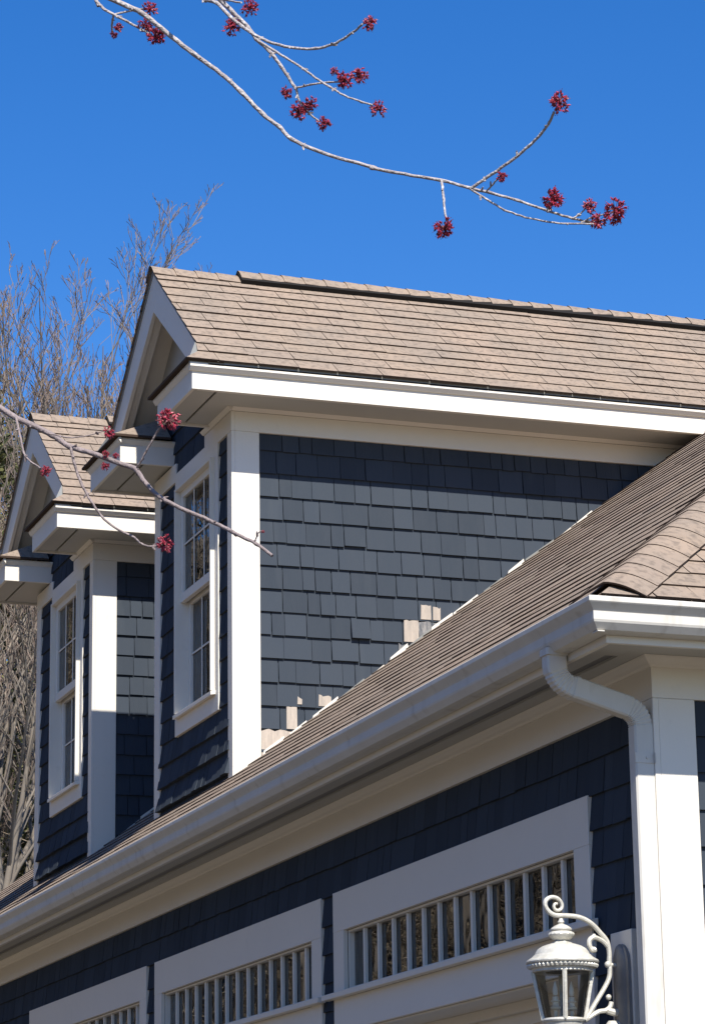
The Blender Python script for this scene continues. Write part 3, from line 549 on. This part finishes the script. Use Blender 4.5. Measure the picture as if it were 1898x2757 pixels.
        mb.poly([wb, fa, apex] if side == 0 else [fa, wb, apex], 0, 0.7)
        for k in (1, 2):      # course steps on the end slope
            f_ = k / 3.0; L_ = lambda p, q_: Vector(p).lerp(Vector(q_), f_)
        for (p, q_) in ((fa, fb), (fa, wb)):
            p, q_ = Vector(p), Vector(q_); dn = Vector((0, 0, -0.014)); mb.poly([p, q_, q_ + dn, p + dn], 1, 0.5)
        mb.poly([(X(xc0), yf0, z0 - 0.002), (X(xc1), yf0, z0 - 0.002), (X(xc1), 0.0, z0 - 0.002), (X(xc0), 0.0, z0 - 0.002)], 1, 0.5)
        mb.build('return_roof', [M['roof'], M['roof_edge']], body)
    # ---- gable: rake boards, panel
    cs = 1 / math.sqrt(1 + 0.64); yr = -0.083
    for s_ in (1, -1):
        line = lambda d, off: (X(XR + s_ * d), ZRI - 0.028 - 0.8 * d - off)
        mb = MB()
        P = [line(0, 0), line(0.965, 0), (X(XR + s_ * 0.985), 2.925), (X(XR + s_ * 0.76), 2.925), line(0, 0.235)]
        mb.prism([Vector((p[0], yr, p[1])) for p in P], Vector((0, 0.022, 0)))
        P2 = [line(0, 0.004), line(0.955, 0.004), (X(XR + s_ * 0.965), 2.927), (X(XR + s_ * 0.80), 2.927), line(0, 0.215)]
        mb.prism([Vector((p[0], yr + 0.0222, p[1])) for p in P2], Vector((0, 0.05, 0)))
        P3 = [line(0, 0.006), line(0.95, 0.006), line(0.95, 0.075), line(0, 0.075)]
        mb.prism([Vector((p[0], yr + 0.0724, p[1])) for p in P3], Vector((0, 0.17, 0)))
        mb.build('rake_board', M['trim'], body, bevel=0.0015)
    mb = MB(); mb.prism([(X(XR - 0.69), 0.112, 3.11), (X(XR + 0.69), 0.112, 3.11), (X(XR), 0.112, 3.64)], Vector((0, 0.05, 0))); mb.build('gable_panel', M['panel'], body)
    # ---- roof
    Vn = Vector((-cs, 0, 0.8 * cs)); Nn = Vector((0.8 * cs, 0, cs)); Vm = Vector((cs, 0, 0.8 * cs)); Nm = Vector((-0.8 * cs, 0, cs))
    xe = xo + t + 0.045; ze = ZRI - 0.8 * (xe - XR); yend = (ZRI - 0.1972) / SL - E_
    rows = 12; ex2 = (xe - XR) / cs / 11.45
    ur = lambda v: (-0.215 + 0.115 * min(1, v / 0.16), min(yend, (ze + v * 0.8 * cs - 0.1972) / SL - E_ + 0.2))
    mb = MB()
    tabs(mb, Vector((X(xe), 0, ze)), UY, Vn, Nn, rows - 1, ur, expo=ex2, seed=sd_ + 5, thick=0.0095)
    tabs(mb, Vector((X(2 * XR - xe), 0, ze)), UY, Vm, Nm, rows - 1, ur, expo=ex2, seed=sd_ + 6, thick=0.0095)
    roof = mb.build('dormer_roof', [M['roof'], M['roof_edge']], body)
    mb = MB()
    for s_ in (1, -1):
        Q = lambda d, y: Vector((X(XR + s_ * d), y, ZRI - 0.8 * d - 0.030))
        mb.prism([Q(0, -0.088), Q(xe - XR - 0.015, -0.088), Q(xe - XR - 0.015, yend), Q(0, yend)], Vector((0, 0, 0.028)))
        mb.prism([Q(xe - XR - 0.25, -0.0885), Q(xe - XR - 0.018, -0.195), Q(xe - XR - 0.018, -0.089)], Vector((0, 0, 0.0275)))
    mb.build('roof_deck', M['drip'], body)
    mb = MB(); caps(mb, Vector((X(XR), -0.105, ZRI + 0.002)), UY, Vector((cs, 0, -0.8 * cs)), Vector((-cs, 0, -0.8 * cs)), 36, step=0.132, wid=0.115, lift=0.012, seed=sd_ + 7, liftf=lambda s: 0.0 if s < 0.5 else 0.024 + 0.003 * math.sin(s * 2))
    mb.build('ridge_cap_shingles', [M['roof'], M['roof_edge']], body, smooth=True)
    mb = MB()
    for s_ in (1, -1):
        Q = lambda d, y, n: Vector((X(XR + s_ * (d * cs + n * 0.8 * cs)), y, ZRI - 0.8 * cs * d + cs * n))
        mb.prism([Q(0.0, 0.42, 0.008), Q(0.120, 0.42, 0.008), Q(0.120, 0.42, 0.033), Q(0.0, 0.42, 0.033)], Vector((0, yend - 0.45, 0)))
    mb.build('ridge_vent', M['dark'], body)
    # ---- step flashing where the side wall meets the main roof
    rn = random.Random(sd_ + 9); mb = MB(); y = YF + 0.15
    while y < 3.0:
        L_ = rn.uniform(0.09, 0.2); h_ = rn.choice((0.012, 0.018, 0.024, 0.030)); z0 = ZR(y) - 0.01; z1 = ZR(y + L_) - 0.01
        mi = 0 if rn.random() < 0.66 else 1
        if mi == 1: h_ *= 0.7
        pts = [Vector((X(XD) + 0.008, y, z0)), Vector((X(XD) + 0.008, y + L_, z1)), Vector((X(XD) + 0.008, y + L_ - rn.uniform(0, 0.01), z1 + h_ * rn.uniform(0.7, 1.1))), Vector((X(XD) + 0.008, y + rn.uniform(0, 0.01), z0 + h_))]
        mb.prism(pts, Vector((0.010 + rn.uniform(0, 0.003), 0, 0)), mi=mi); y += L_ + rn.choice((0.002, 0.004, 0.03))
    mb.build('step_flashing', [M['trim'], M['drip']], body)
    if near:      # shingles stripped of paint
        patches = [(1.236, 1.298, 1.560, 1.640, 0), (1.308, 1.352, 1.560, 1.632, 0), (1.135, 1.222, 1.428, 1.548, 0), (1.226, 1.300, 1.432, 1.548, 1), (1.303, 1.36, 1.50, 1.546, 1), (0.635, 0.708, 1.042, 1.100, 0), (0.514, 0.540, 1.046, 1.083, 0), (0.452, 0.512, 0.908, 1.034, 0), (0.312, 0.50, 0.70, 0.898, 0), (1.105, 1.20, 1.34, 1.41, 1)]
        for k, (a_, b_, c_, d_, mi) in enumerate(patches):
            x_ = X(XD); j = lambda s: rn.uniform(-s, s)
            pts = [Vector((x_ + 0.0125, a_, c_)), Vector((x_ + 0.0125, b_, c_)), Vector((x_ + 0.0085, b_ + j(0.004), d_ + j(0.010)))] + [Vector((x_ + 0.0085, b_ + (a_ - b_) * q_ / 5 + j(0.004), d_ + j(0.007))) for q_ in (1, 2, 3, 4)] + [Vector((x_ + 0.0085, a_ + j(0.005), d_ + j(0.010)))]
            mb = MB(); mb.prism(pts, Vector((0.0055, 0, 0)), mi=0, a=rn.random())
            mb.build('worn_shingle' if mi else 'bare_shingle', M['worn'] if mi else M['bare'], body)
    return body
dormer(0.0, True)
dormer(-3.0534, False)
# ================================================================ wall lantern
LX, LY = -0.26, -0.272
lamp = empty('wall_lantern', (LX, LY, -1.35), 'cream metal carriage lantern hanging from a scrolled arm beside the garage door', 'lamp')
prof = [(0.0, -0.742), (0.007, -0.744), (0.008, -0.750), (0.012, -0.757), (0.008, -0.763), (0.020, -0.768), (0.033, -0.776), (0.038, -0.782), (0.037, -0.786), (0.031, -0.788), (0.036, -0.790), (0.043, -0.794), (0.0455, -0.800), (0.043, -0.806), (0.038, -0.810), (0.034, -0.815), (0.026, -0.819), (0.022, -0.822)]
mb = MB(); mb.lathe((LX, LY, 0), prof, 36, flute=(11, 14, 0.025)); mb.build('finial', M['lamp'], lamp, smooth=True)
mb = MB(); mb.lathe((LX, LY, 0), [(0.018, -0.819), (0.028, -0.824), (0.040, -0.832)], 6); mb.lathe((LX, LY, 0), [(0.038, -0.831), (0.052, -0.835), (0.070, -0.841), (0.084, -0.850), (0.093, -0.862), (0.096, -0.870), (0.100, -0.872), (0.104, -0.877), (0.114, -0.884), (0.1245, -0.890), (0.1265, -0.895), (0.125, -0.900)], 48); mb.build('lantern_roof', M['lamp'], lamp, smooth=True)
mb = MB(); mb.lathe((LX, LY, 0), [(0.125, -0.900), (0.118, -0.903), (0.121, -0.909), (0.116, -0.916), (0.106, -0.918), (0.104, -0.924), (0.106, -0.929), (0.100, -0.932), (0.060, -0.930)], 96, flute=(1, 3, 0.035)); mb.build('lantern_rim', M['lamp'], lamp, smooth=True)
def rad(z): return 0.0665 + (z + 1.095) / (0.170) * 0.033
mb = MB(); mb.lathe((LX, LY, 0), [(rad(-0.93), -0.93), (rad(-0.98) + 0.001, -0.98), (rad(-1.04) + 0.001, -1.04), (rad(-1.095), -1.095)], 40); mb.build('lantern_glass', M['lglass'], lamp, smooth=True)
mb = MB(); va = math.atan2(CAM.y - LY, CAM.x - LX) + R(4)
for k in range(4):
    an = va + k * math.pi / 2; o = Vector((math.cos(an), math.sin(an), 0)); tg = Vector((-o.y, o.x, 0)); c = Vector((LX, LY, 0))
    r0, r1 = rad(-0.93) + 0.003, rad(-1.095) + 0.003
    q = []
    for (r_, z_) in ((r1, -1.093), (r0, -0.928)):
        q += [c + o * (r_ - 0.003) - tg * 0.0075 + UZ * z_, c + o * (r_ + 0.005) - tg * 0.0075 + UZ * z_, c + o * (r_ + 0.005) + tg * 0.0075 + UZ * z_, c + o * (r_ - 0.003) + tg * 0.0075 + UZ * z_]
    mb.hexa(q)
    q = [p + o * 0.0035 for p in q]
    mb.hexa([q[0] + tg * 0.0045, q[1] + tg * 0.0045, q[2] - tg * 0.0045, q[3] - tg * 0.0045, q[4] + tg * 0.0045, q[5] + tg * 0.0045, q[6] - tg * 0.0045, q[7] - tg * 0.0045])
mb.lathe((LX, LY, 0), [(0.064, -1.086), (0.073, -1.088), (0.075, -1.094), (0.072, -1.100), (0.064, -1.100), (0.062, -1.093), (0.064, -1.086)], 40)
mb.build('lantern_cage', M['lamp'], lamp, smooth=True)
mb = MB(); mb.lathe((LX, LY, 0), [(0.0, -1.097), (0.068, -1.098), (0.066, -1.112), (0.054, -1.13), (0.034, -1.145), (0.020, -1.152), (0.016, -1.165), (0.022, -1.175), (0.018, -1.19), (0.0, -1.20)], 40); mb.build('lantern_base', M['lamp'], lamp, smooth=True)
for sx, dy in ((1, 0.033), (-1, -0.033)):
    cx_, cy_ = LX - 0.006 * sx, LY + dy
    mb = MB(); mb.lathe((cx_, cy_, 0), [(0.0, -1.096), (0.006, -1.095), (0.006, -1.062), (0.017, -1.056), (0.018, -1.050), (0.012, -1.046), (0.0105, -1.044), (0.0105, -1.034), (0.017, -1.030), (0.0165, -1.027), (0.0105, -1.026), (0.0105, -1.014), (0.0, -1.013)], 20)
    cn = mb.build('candle', M['candle'], lamp, smooth=True)
    mb = MB(); mb.lathe((cx_, cy_, 0), [(0.0, -1.0125), (0.007, -1.010), (0.0095, -0.998), (0.0085, -0.986), (0.005, -0.974), (0.0015, -0.962), (0.0, -0.957)], 16); mb.build('bulb', M['candle'], cn, smooth=True)
mb = MB()
arm = [(-0.196, -1.094), (-0.184, -1.079), (-0.154, -1.035), (-0.120, -0.986), (-0.100, -0.952), (-0.094, -0.925), (-0.0945, -0.885), (-0.093, -0.862), (-0.098, -0.826), (-0.108, -0.808), (-0.125, -0.790), (-0.146, -0.768), (-0.168, -0.752), (-0.192, -0.741), (-0.215, -0.736), (-0.242, -0.734), (-0.269, -0.734), (-0.290, -0.734), (-0.308, -0.728), (-0.322, -0.716), (-0.330, -0.700), (-0.327, -0.685), (-0.316, -0.675), (-0.300, -0.671), (-0.283, -0.675), (-0.271, -0.686), (-0.266, -0.700), (-0.271, -0.712), (-0.283, -0.717), (-0.294, -0.712), (-0.297, -0.702), (-0.292, -0.694), (-0.284, -0.694)]
def smooth_path(p, n=4):
    out = []
    for i in range(len(p) - 1):
        p0, p1, p2, p3 = [Vector(p[max(0, min(len(p) - 1, j))]) for j in (i - 1, i, i + 1, i + 2)]
        for k in range(n):
            t = k / n; out.append(0.5 * ((2 * p1) + (p2 - p0) * t + (2 * p0 - 5 * p1 + 4 * p2 - p3) * t * t + (3 * p1 - p0 - 3 * p2 + p3) * t ** 3))
    out.append(Vector(p[-1])); return out
ap = smooth_path([(LX, y, z) for y, z in arm], 3); n = len(ap)
mb.tube(ap, [0.0085 if i < n * 0.6 else 0.0085 - 0.0035 * (i - n * 0.6) / (n * 0.4) for i in range(n)], 10, squash=(UX, 1.15))
def ball(y, z, r): mb.lathe((LX, y, z), [(0.0001, r), (r * 0.6, r * 0.8), (r * 0.95, r * 0.3), (r * 0.95, -r * 0.3), (r * 0.6, -r * 0.8), (0.0001, -r)], 14)
ball(-0.100, -0.900, 0.0125); ball(-0.102, -1.012, 0.0105)
lf = smooth_path([(LX, y, z) for y, z in ((-0.098, -0.838), (-0.112, -0.822), (-0.130, -0.812), (-0.146, -0.807), (-0.160, -0.810), (-0.168, -0.822), (-0.166, -0.838), (-0.155, -0.850), (-0.146, -0.848))], 3)
mb.tube(lf, [0.009 - 0.003 * abs(i / len(lf) - 0.4) + (0.003 if i > len(lf) - 6 else 0) for i in range(len(lf))], 8, squash=(UX, 1.2)); ball(-0.149, -0.802, 0.0085); ball(-0.165, -0.818, 0.008)
# brackets reaching the back plate
mb.tube(smooth_path([(LX, y, z) for y, z in ((-0.196, -1.094), (-0.170, -1.078), (-0.140, -1.062), (-0.115, -1.058), (-0.098, -1.046), (-0.092, -1.028))], 3), [0.0085] * 16, 8)
mb.tube([(LX, -0.11, -1.058), (LX, -0.085, -1.064), (LX, -0.06, -1.064)], [0.012, 0.013, 0.014], 8)
mb.tube([(LX, -0.10, -0.900), (LX, -0.055, -0.902)], [0.007, 0.008], 8)
mb.tube([(LX, -0.055, -1.118), (LX, -0.10, -1.118), (LX, -0.12, -1.13)], [0.028, 0.026, 0.012], 12)
mb.build('arm', M['lamp'], lamp, smooth=True)
mb = MB()    # long ridged back plate
prof = [(-0.066, 0.0), (-0.064, 0.010), (-0.050, 0.012), (-0.044, 0.006), (-0.036, 0.014), (-0.014, 0.026), (0.014, 0.026), (0.036, 0.014), (0.044, 0.006), (0.050, 0.012), (0.064, 0.010), (0.066, 0.0)]
lev = [(-1.335, 0.80, 1), (-1.30, 1.0, 1), (-0.90, 1.0, 1), (-0.872, 0.93, 1), (-0.850, 0.70, 0.95), (-0.836, 0.42, 0.8), (-0.829, 0.16, 0.5)]
rings = [[mb.vert((LX + 0.005 + a_ * k_, -0.0455 - b_ * h_, z_)) for a_, b_ in prof] for z_, k_, h_ in lev]
for i in range(len(lev) - 1):
    for j in range(len(prof) - 1): mb.face((rings[i][j], rings[i][j + 1], rings[i + 1][j + 1], rings[i + 1][j]))
mb.face(rings[-1]); mb.face(rings[0][::-1])
mb.build('back_plate', M['lampdark'], lamp, smooth=True, angle=50)
# ================================================================ flowering maple in front
maple = empty('maple_tree', (4.55, -5.75, GZ), 'flowering maple whose bare twigs with red blossom reach across in front of the house', 'tree')
lim = {}
def limb(name, pts, sides=8, mt='bark'):
    mb = MB(); P = smooth_path([p[:3] for p in pts], 5); n = len(P); m_ = len(pts) - 1
    rn = random.Random(hash(name) % 1000 if False else sum(map(ord, name)))
    rad_ = []
    for i in range(n):
        t = i / (n - 1) * m_; k = min(int(t), m_ - 1); r_ = pts[k][3] + (pts[k + 1][3] - pts[k][3]) * (t - k)
        if i % 5 == 0 and 0 < i < n - 1 and rn.random() < 0.6: r_ *= 1.16
        rad_.append(r_ * rn.uniform(0.96, 1.04))
    j = lambda: rn.uniform(-0.0004, 0.0004)
    P = [p + Vector((j(), j(), j())) for p in P]
    mb.tube(P, rad_, sides)
    k = 3
    while k < n - 2:      # opposite buds and short spurs at the nodes
        t_ = (P[k + 1] - P[k]).normalized(); sd = t_.cross(Vector((rn.gauss(0, 1), rn.gauss(0, 1), rn.gauss(0, 1)))).normalized(); r_ = rad_[k]
        for sg in ((1, -1) if rn.random() < 0.5 else (1,)):
            e_ = (sd * sg + t_ * 0.9).normalized(); L0 = rn.choice((0.003, 0.004, 0.0065)); b_ = P[k] + sd * sg * r_ * 0.6
            mb.tube([b_, b_ + e_ * L0 * 0.6, b_ + e_ * L0], [0.0012, 0.0014, 0.0004], 5)
        k += rn.randint(6, 12)
    return mb
TR = [(4.55, -5.75, GZ), (4.56, -5.72, -2.4), (4.60, -5.66, -1.3), (4.66, -5.58, -0.3), (4.70, -5.50, 0.8), (4.72, -5.5, 2.2), (4.70, -5.52, 4.0)]
mb = MB(); mb.tube(smooth_path(TR, 4), [0.10 - 0.085 * i / 24 for i in range(25)], 12); 
rn = random.Random(4)
for k in range(26):     # crown out of the picture, kept clear of the view
    t = rn.uniform(0.55, 1.0); i = int(t * 5.9); p = Vector(TR[i]).lerp(Vector(TR[i + 1]), rn.random())
    an = rn.uniform(R(150), R(350)); q = [p]; dr_ = Vector((math.cos(an), math.sin(an), rn.uniform(0.4, 1.0))).normalized()
    for s_ in range(7): q.append(q[-1] + dr_ * 0.22 + Vector((rn.uniform(-.04, .04), rn.uniform(-.04, .04), rn.uniform(-.02, .05))))
    mb.tube(q, [0.016 * (1 - s_ / 8.5) for s_ in range(8)], 5)
mb.build('trunk', M['bark'], maple, smooth=True)
def root(name, frm):     # joins the trunk, out of frame, to the start of a limb
    p0 = BR[name][0]; r0 = p0[3]; a_ = Vector(p0[:3]); d_ = (a_ - Vector(BR[name][1][:3])).normalized()
    mid = a_ + d_ * 0.35; m2 = mid.lerp(Vector(frm), 0.5) + Vector((0, 0, 0.08))
    return [(*frm, r0 * 2.4), (*m2, r0 * 1.8), (*mid, r0 * 1.3)] + BR[name]
PATHS = {'A': root('A', (4.70, -5.50, 1.0)), 'B': root('B', (4.71, -5.50, 1.5)), 'B2': root('B2', (4.72, -5.50, 1.8)), 'C': root('C', (4.69, -5.52, 0.7)), 'D': root('D', (4.60, -5.66, -1.3))}
kids = {'A': ['A2', 'A3', 'A4', 'A5', 'A6', 'A7', 'A8'], 'B': [], 'B2': ['B3', 'B4', 'B5', 'B6'], 'C': ['C2', 'C3'], 'D': ['D2', 'D3', 'D4', 'D5', 'D6']}
par = {}
for L_, ks in kids.items():
    mb = limb(L_, PATHS[L_], 10)
    for k in ks:
        m2 = limb(k, BR[k]); o_ = len(mb.v); mb.v += m2.v; mb.f += [tuple(i + o_ for i in f) for f in m2.f]; mb.mi += m2.mi; mb.a += m2.a; par[k] = L_
    par[L_] = L_
    lim[L_] = mb.build('limb', M['bark_d'] if L_ in ('D',) else M['bark'], maple, smooth=True, angle=60)
# blossom clusters: three variants built once, then copied
def blossom(seed):
    rn = random.Random(seed); mb = MB()
    for k in range(46):
        d = Vector((rn.gauss(0, 1), rn.gauss(0, 1), rn.gauss(0, 1))).normalized(); L0 = rn.uniform(0.30, 0.72)
        c = d * L0; mb.tube([Vector((0, 0, 0)), c], [0.03, 0.022], 3, mi=1)
        for q in range(5):
            e = (d * 0.8 + Vector((rn.gauss(0, 1), rn.gauss(0, 1), rn.gauss(0, 1))) * 0.42).normalized(); ln = rn.uniform(0.16, 0.34)
            mb.tube([c, c + e * ln * 0.55, c + e * ln], [0.035, rn.uniform(0.055, 0.085), 0.012], 4, mi=0 if rn.random() < 0.8 else 1)
            if rn.random() < 0.35:
                s_ = c + e * ln * 1.25; mb.tube([c + e * ln, s_], [0.012, 0.010], 3, mi=0); mb.tube([s_, s_ + e * 0.05], [0.034, 0.02], 4, mi=1)
    for k in range(5):
        d = Vector((rn.gauss(0, 1), rn.gauss(0, 1), rn.gauss(0, 1))).normalized(); mb.tube([Vector((0, 0, 0)), d * 0.2, d * 0.34], [0.1, 0.13, 0.03], 5, mi=1)
    return mb
OFF['__z'] = Vector((0, 0, 0))
protos = []
rn = random.Random(9)
for n_, (nm, pos, r_) in enumerate(FL):
    prt = lim[par[nm]]; base = OFF[prt.name]
    if n_ < 3:
        mb = blossom(30 + n_); o = mb.build('flower_cluster', [M['red'], M['redd']], None); protos.append(o)
    else:
        o = protos[n_ % 3].copy(); sc.collection.objects.link(o)
    o.parent = prt; o.location = Vector(pos) - base; o.scale = [r_ * 1.13 * rn.uniform(0.92, 1.08) for _ in range(3)]; o.rotation_euler = (rn.uniform(0, 6), rn.uniform(0, 6), rn.uniform(0, 6))
# ================================================================ woodland behind
def bare_tree(seed, H, spread=0.5, stems=3, r0=0.14, kmax=5):
    rn = random.Random(seed); tr = MB(); cr = MB()
    def grow(p, d, r, L_, lv):
        n = (9, 6, 5, 4, 3, 2)[lv]; pts = [p]; rr = [r]; dd = d.copy(); wob = (0.06, 0.09, 0.12, 0.14, 0.16, 0.2)[lv]
        end = 0.006 if lv == 0 else r * 0.35
        for i in range(n):
            dd = (dd + Vector((rn.gauss(0, wob), rn.gauss(0, wob), rn.gauss(0.03, wob * .5)))).normalized()
            pts.append(pts[-1] + dd * L_ / n); rr.append(max(0.0045, r + (end - r) * (i + 1) / n))
        (tr if lv == 0 else cr).tube(pts, rr, 8 if lv == 0 else (5 if lv < 3 else 3), a=rn.random(), mi=0 if (lv < 3) else 1)
        if lv >= kmax: return
        nb = (12, 7, 4, 3, 3)[lv]
        for b in range(nb):
            t = 0.28 + 0.70 * (b + rn.random()) / nb; i = min(int(t * n), n - 1); q = pts[i].lerp(pts[i + 1], t * n - i)
            loc = (pts[i + 1] - pts[i]).normalized(); ax = Vector((rn.gauss(0, 1), rn.gauss(0, 1), rn.gauss(0, .35))); ax = (ax - loc * ax.dot(loc)).normalized()
            nd = (loc + ax * spread * rn.uniform(.6, 1.3) + Vector((0, 0, 0.26))).normalized()
            grow(q, nd, max(0.0038, rr[i] * rn.uniform(0.42, 0.62)), L_ * (1 - t * 0.55) * rn.uniform(0.40, 0.70), lv + 1)
    for s_ in range(stems):
        an = 6.28 * s_ / stems + rn.uniform(0, 1.2); lean = rn.uniform(0.08, 0.26) if stems > 1 else 0.04; d = Vector((math.cos(an) * lean, math.sin(an) * lean, 1)).normalized()
        grow(Vector((0.18 * math.cos(an), 0.18 * math.sin(an), 0)), d, r0 * rn.uniform(.75, 1), H * rn.uniform(0.82, 1.0), 0)
    return tr, cr
protoT = []
labs = ['bare grey tree with a tall upright fan of twigs behind the far dormer', 'bare tree with forked stems against the sky left of the near gable', 'leafless tree reaching highest above the near gable peak', 'bare woodland tree with crooked limbs on the slope left of the far dormer']
def place_tree(k, x, y, s, rz, label, grp='bare trees on the wooded slope', wide=1.0):
    H = 10.0
    if k >= len(protoT):
        t = empty('bare_tree', (0, 0, 0)); tr, cr = bare_tree(50 + k * 7, H, 0.52 + 0.06 * (k % 2), (3, 2, 2, 1)[k], 0.13, 4)
        a = tr.build('trunk', [M['tbark'], M['twig']], t, smooth=True, angle=80); b = cr.build('crown', [M['tbark'], M['twig']], t, smooth=True, angle=80); protoT.append((t, a, b)); root_ = t
    elif protoT[k][0].get('label'):
        t, a, b = protoT[k]; root_ = t.copy(); sc.collection.objects.link(root_)
        for c_ in (a, b): q = c_.copy(); sc.collection.objects.link(q); q.parent = root_
    hm = max(v.co.z for v in (protoT[k][2].data.vertices))
    s = (s - ground_z(x, y)) / hm          # s is the height above datum its top reaches
    root_.location = (x, y, ground_z(x, y) - 0.1); root_.scale = (s * wide, s * wide, s); root_.rotation_euler = (0, 0, rz)
    tag(root_, label, 'tree', grp); return root_
spec = [(0, -23.3, 3.2, 10.5, 0.3, 'bare tree with a tall fan of twigs at the left edge above the far dormer'),
        (1, -26.0, 4.75, 10.9, 1.9, 'bare tree with forked stems rising just left of the near gable'),
        (2, -28.2, 5.2, 12.4, 3.5, 'leafless tree whose top twigs stand highest, behind the near gable peak'),
        (0, -21.0, 1.75, 7.0, 2.6, 'leafless tree crossing the left edge below the evergreens'),
        (1, -27.5, 4.2, 11.9, 4.0, 'pale bare tree behind the tall fan shaped one'),
        (3, -31.0, 6.4, 13.8, 5.1, 'slim bare tree farther up the slope between the two gables'),
        (2, -24.5, 2.4, 6.4, 1.1, 'small crooked bare tree low on the slope beside the far dormer wall'),
        (0, -30.0, 5.0, 12.9, 1.4, 'spreading bare tree filling the sky behind the near gable rake'),
        (3, -22.5, 3.1, 9.9, 3.6, 'straight bare tree rising above the far gable peak'),
        (1, -31.0, 5.0, 13.2, 0.2, 'faint bare tree mingling its twigs with the spreading one behind the gable'),
        (1, -22.0, 2.5, 8.6, 0.9, 'bare tree with pale slanting limbs at the left edge')]
for s_ in spec: place_tree(*s_)
rn = random.Random(77)
n_ = 0
for k, (x, y) in enumerate([(-17, -4.5), (-19.5, -7.5), (-22, -11), (-18.5, -10.5), (-24, -6), (-26, -14), (-28, -9.5), (-30, -17), (-21, -14.5), (-33, -12), (-16.5, -13), (-35, -20), (-27, -19), (-38, -15), (-23, -9), (-25, -11.5), (-29, -12.5), (-31, -10), (-27, -7.5), (-33, -15), (-20.5, -12.5), (-36, -12), (-18, -7.2), (-30, -14.5), (-26, -6.8), (-28, -7.6), (-30, -8.4), (-32, -9), (-34, -9.8), (-29, -9.0), (-27.5, -8.6), (-33, -8.4), (-36, -10.8), (-31, -7.6), (-24.5, -7.4), (-38, -11)]):
    place_tree(k % 4, x, y, rn.uniform(12.5, 18.0), rn.uniform(0, 6.2), 'bare woodland tree left of the house, mirrored in the window glass', 'trees mirrored in the windows', wide=0.5)
# evergreens
def evergreen(seed, H, Rr, n=9000):
    rn = random.Random(seed); mb = MB(); cl = [(rn.random() ** 0.8, rn.uniform(0, 6.28), rn.uniform(0.55, 1.0)) for _ in range(70)]
    for k in range(n):
        t, an, q = rn.choice(cl); z = H * (0.12 + 0.88 * t); rr = Rr * (1 - t) ** 0.75 * q + 0.1
        c = Vector((rr * math.cos(an), rr * math.sin(an), z)) + Vector((rn.gauss(0, .16), rn.gauss(0, .16), rn.gauss(0, .2)))
        d = Vector((math.cos(an), math.sin(an), rn.uniform(-.2, .9))).normalized() * rn.uniform(.07, .15); s_ = d.cross(Vector((rn.gauss(0, 1), rn.gauss(0, 1), rn.gauss(0, 1)))).normalized() * rn.uniform(.015, .03)
        mb.poly([c - s_, c + d * .5 - s_ * .9, c + d, c + d * .5 + s_ * .9 + s_ * .3], a=rn.random())
    return mb
for k, (x, y, top, Rr, lab) in enumerate([(-26.0, 2.95, 9.0, 1.6, 'dark olive evergreen at the left edge beside the far gable'), (-35.5, 6.0, 11.6, 1.5, 'evergreen top peeking over the far dormer roof'), (-29.0, 2.9, 8.4, 1.7, 'evergreen lower on the slope behind the bare limbs'), (-34.0, -10.4, 14.5, 2.0, 'tall evergreen left of the house, mirrored darkly in the window glass'), (-30.5, -6.6, 12.5, 1.8, 'shorter evergreen left of the house, mirrored in the far dormer window')]):
    H = top - ground_z(x, y)
    z_ = ground_z(x, y); t = empty('evergreen_tree', (x, y, z_), lab, 'tree', 'evergreens on the wooded slope')
    mb = MB(); mb.tube([(x, y, z_ - .2), (x, y, z_ + H * .5), (x, y, z_ + H * .97)], [.14, .08, .015], 7); mb.build('trunk', M['tbark'], t)
    mb = evergreen(300 + k, H, Rr); mb.v = [(a + x, b + y, c + z_) for a, b, c in mb.v]; mb.build('crown', M['needle'], t)
# undergrowth nobody could count
mb = MB(); rn = random.Random(123)
def brush_patch(n, xr, yr, hmin, hmax):
    for k in range(n):
        x, y = rn.uniform(*xr), rn.uniform(*yr); z = ground_z(x, y); h = rn.uniform(hmin, hmax); at = rn.random()
        p = Vector((x, y, z - 0.1)); d = Vector((rn.gauss(0, .5), rn.gauss(0, .5), 1)).normalized(); pts = [p]
        for i in range(4): d = (d + Vector((rn.gauss(0, .25), rn.gauss(0, .25), rn.gauss(-0.05, .15)))).normalized(); pts.append(pts[-1] + d * h / 4)
        r_ = rn.uniform(.008, .022); mb.tube(pts, [r_, r_ * .8, r_ * .6, r_ * .4, r_ * .25], 3, a=at)
        for b in range(5):
            i = rn.randrange(1, 5); e = (Vector((rn.gauss(0, 1), rn.gauss(0, 1), rn.gauss(.4, .6)))).normalized(); L_ = h * rn.uniform(.15, .4)
            m_ = pts[i] + e * L_ * .5 + Vector((rn.gauss(0, .05), rn.gauss(0, .05), rn.gauss(0, .05)))
            mb.tube([pts[i], m_, pts[i] + e * L_ + Vector((0, 0, L_ * .15))], [r_ * .5, r_ * .4, r_ * .2], 3, a=at)
            if rn.random() < .5:
                for l_ in range(2):
                    c = pts[i] + e * L_ * rn.random(); u_ = Vector((rn.gauss(0, 1), rn.gauss(0, 1), rn.gauss(0, 1))).normalized() * .045; v_ = u_.cross(e).normalized() * .03
                    mb.poly([c - u_, c - v_, c + u_, c + v_], a=rn.random())
brush_patch(4200, (-36, -17), (0.5, 8), 1.0, 3.4)
brush_patch(4400, (-42, -16), (-20, 0.0), 0.8, 4.0)
tag(mb.build('brush', M['brush']), kind='stuff')
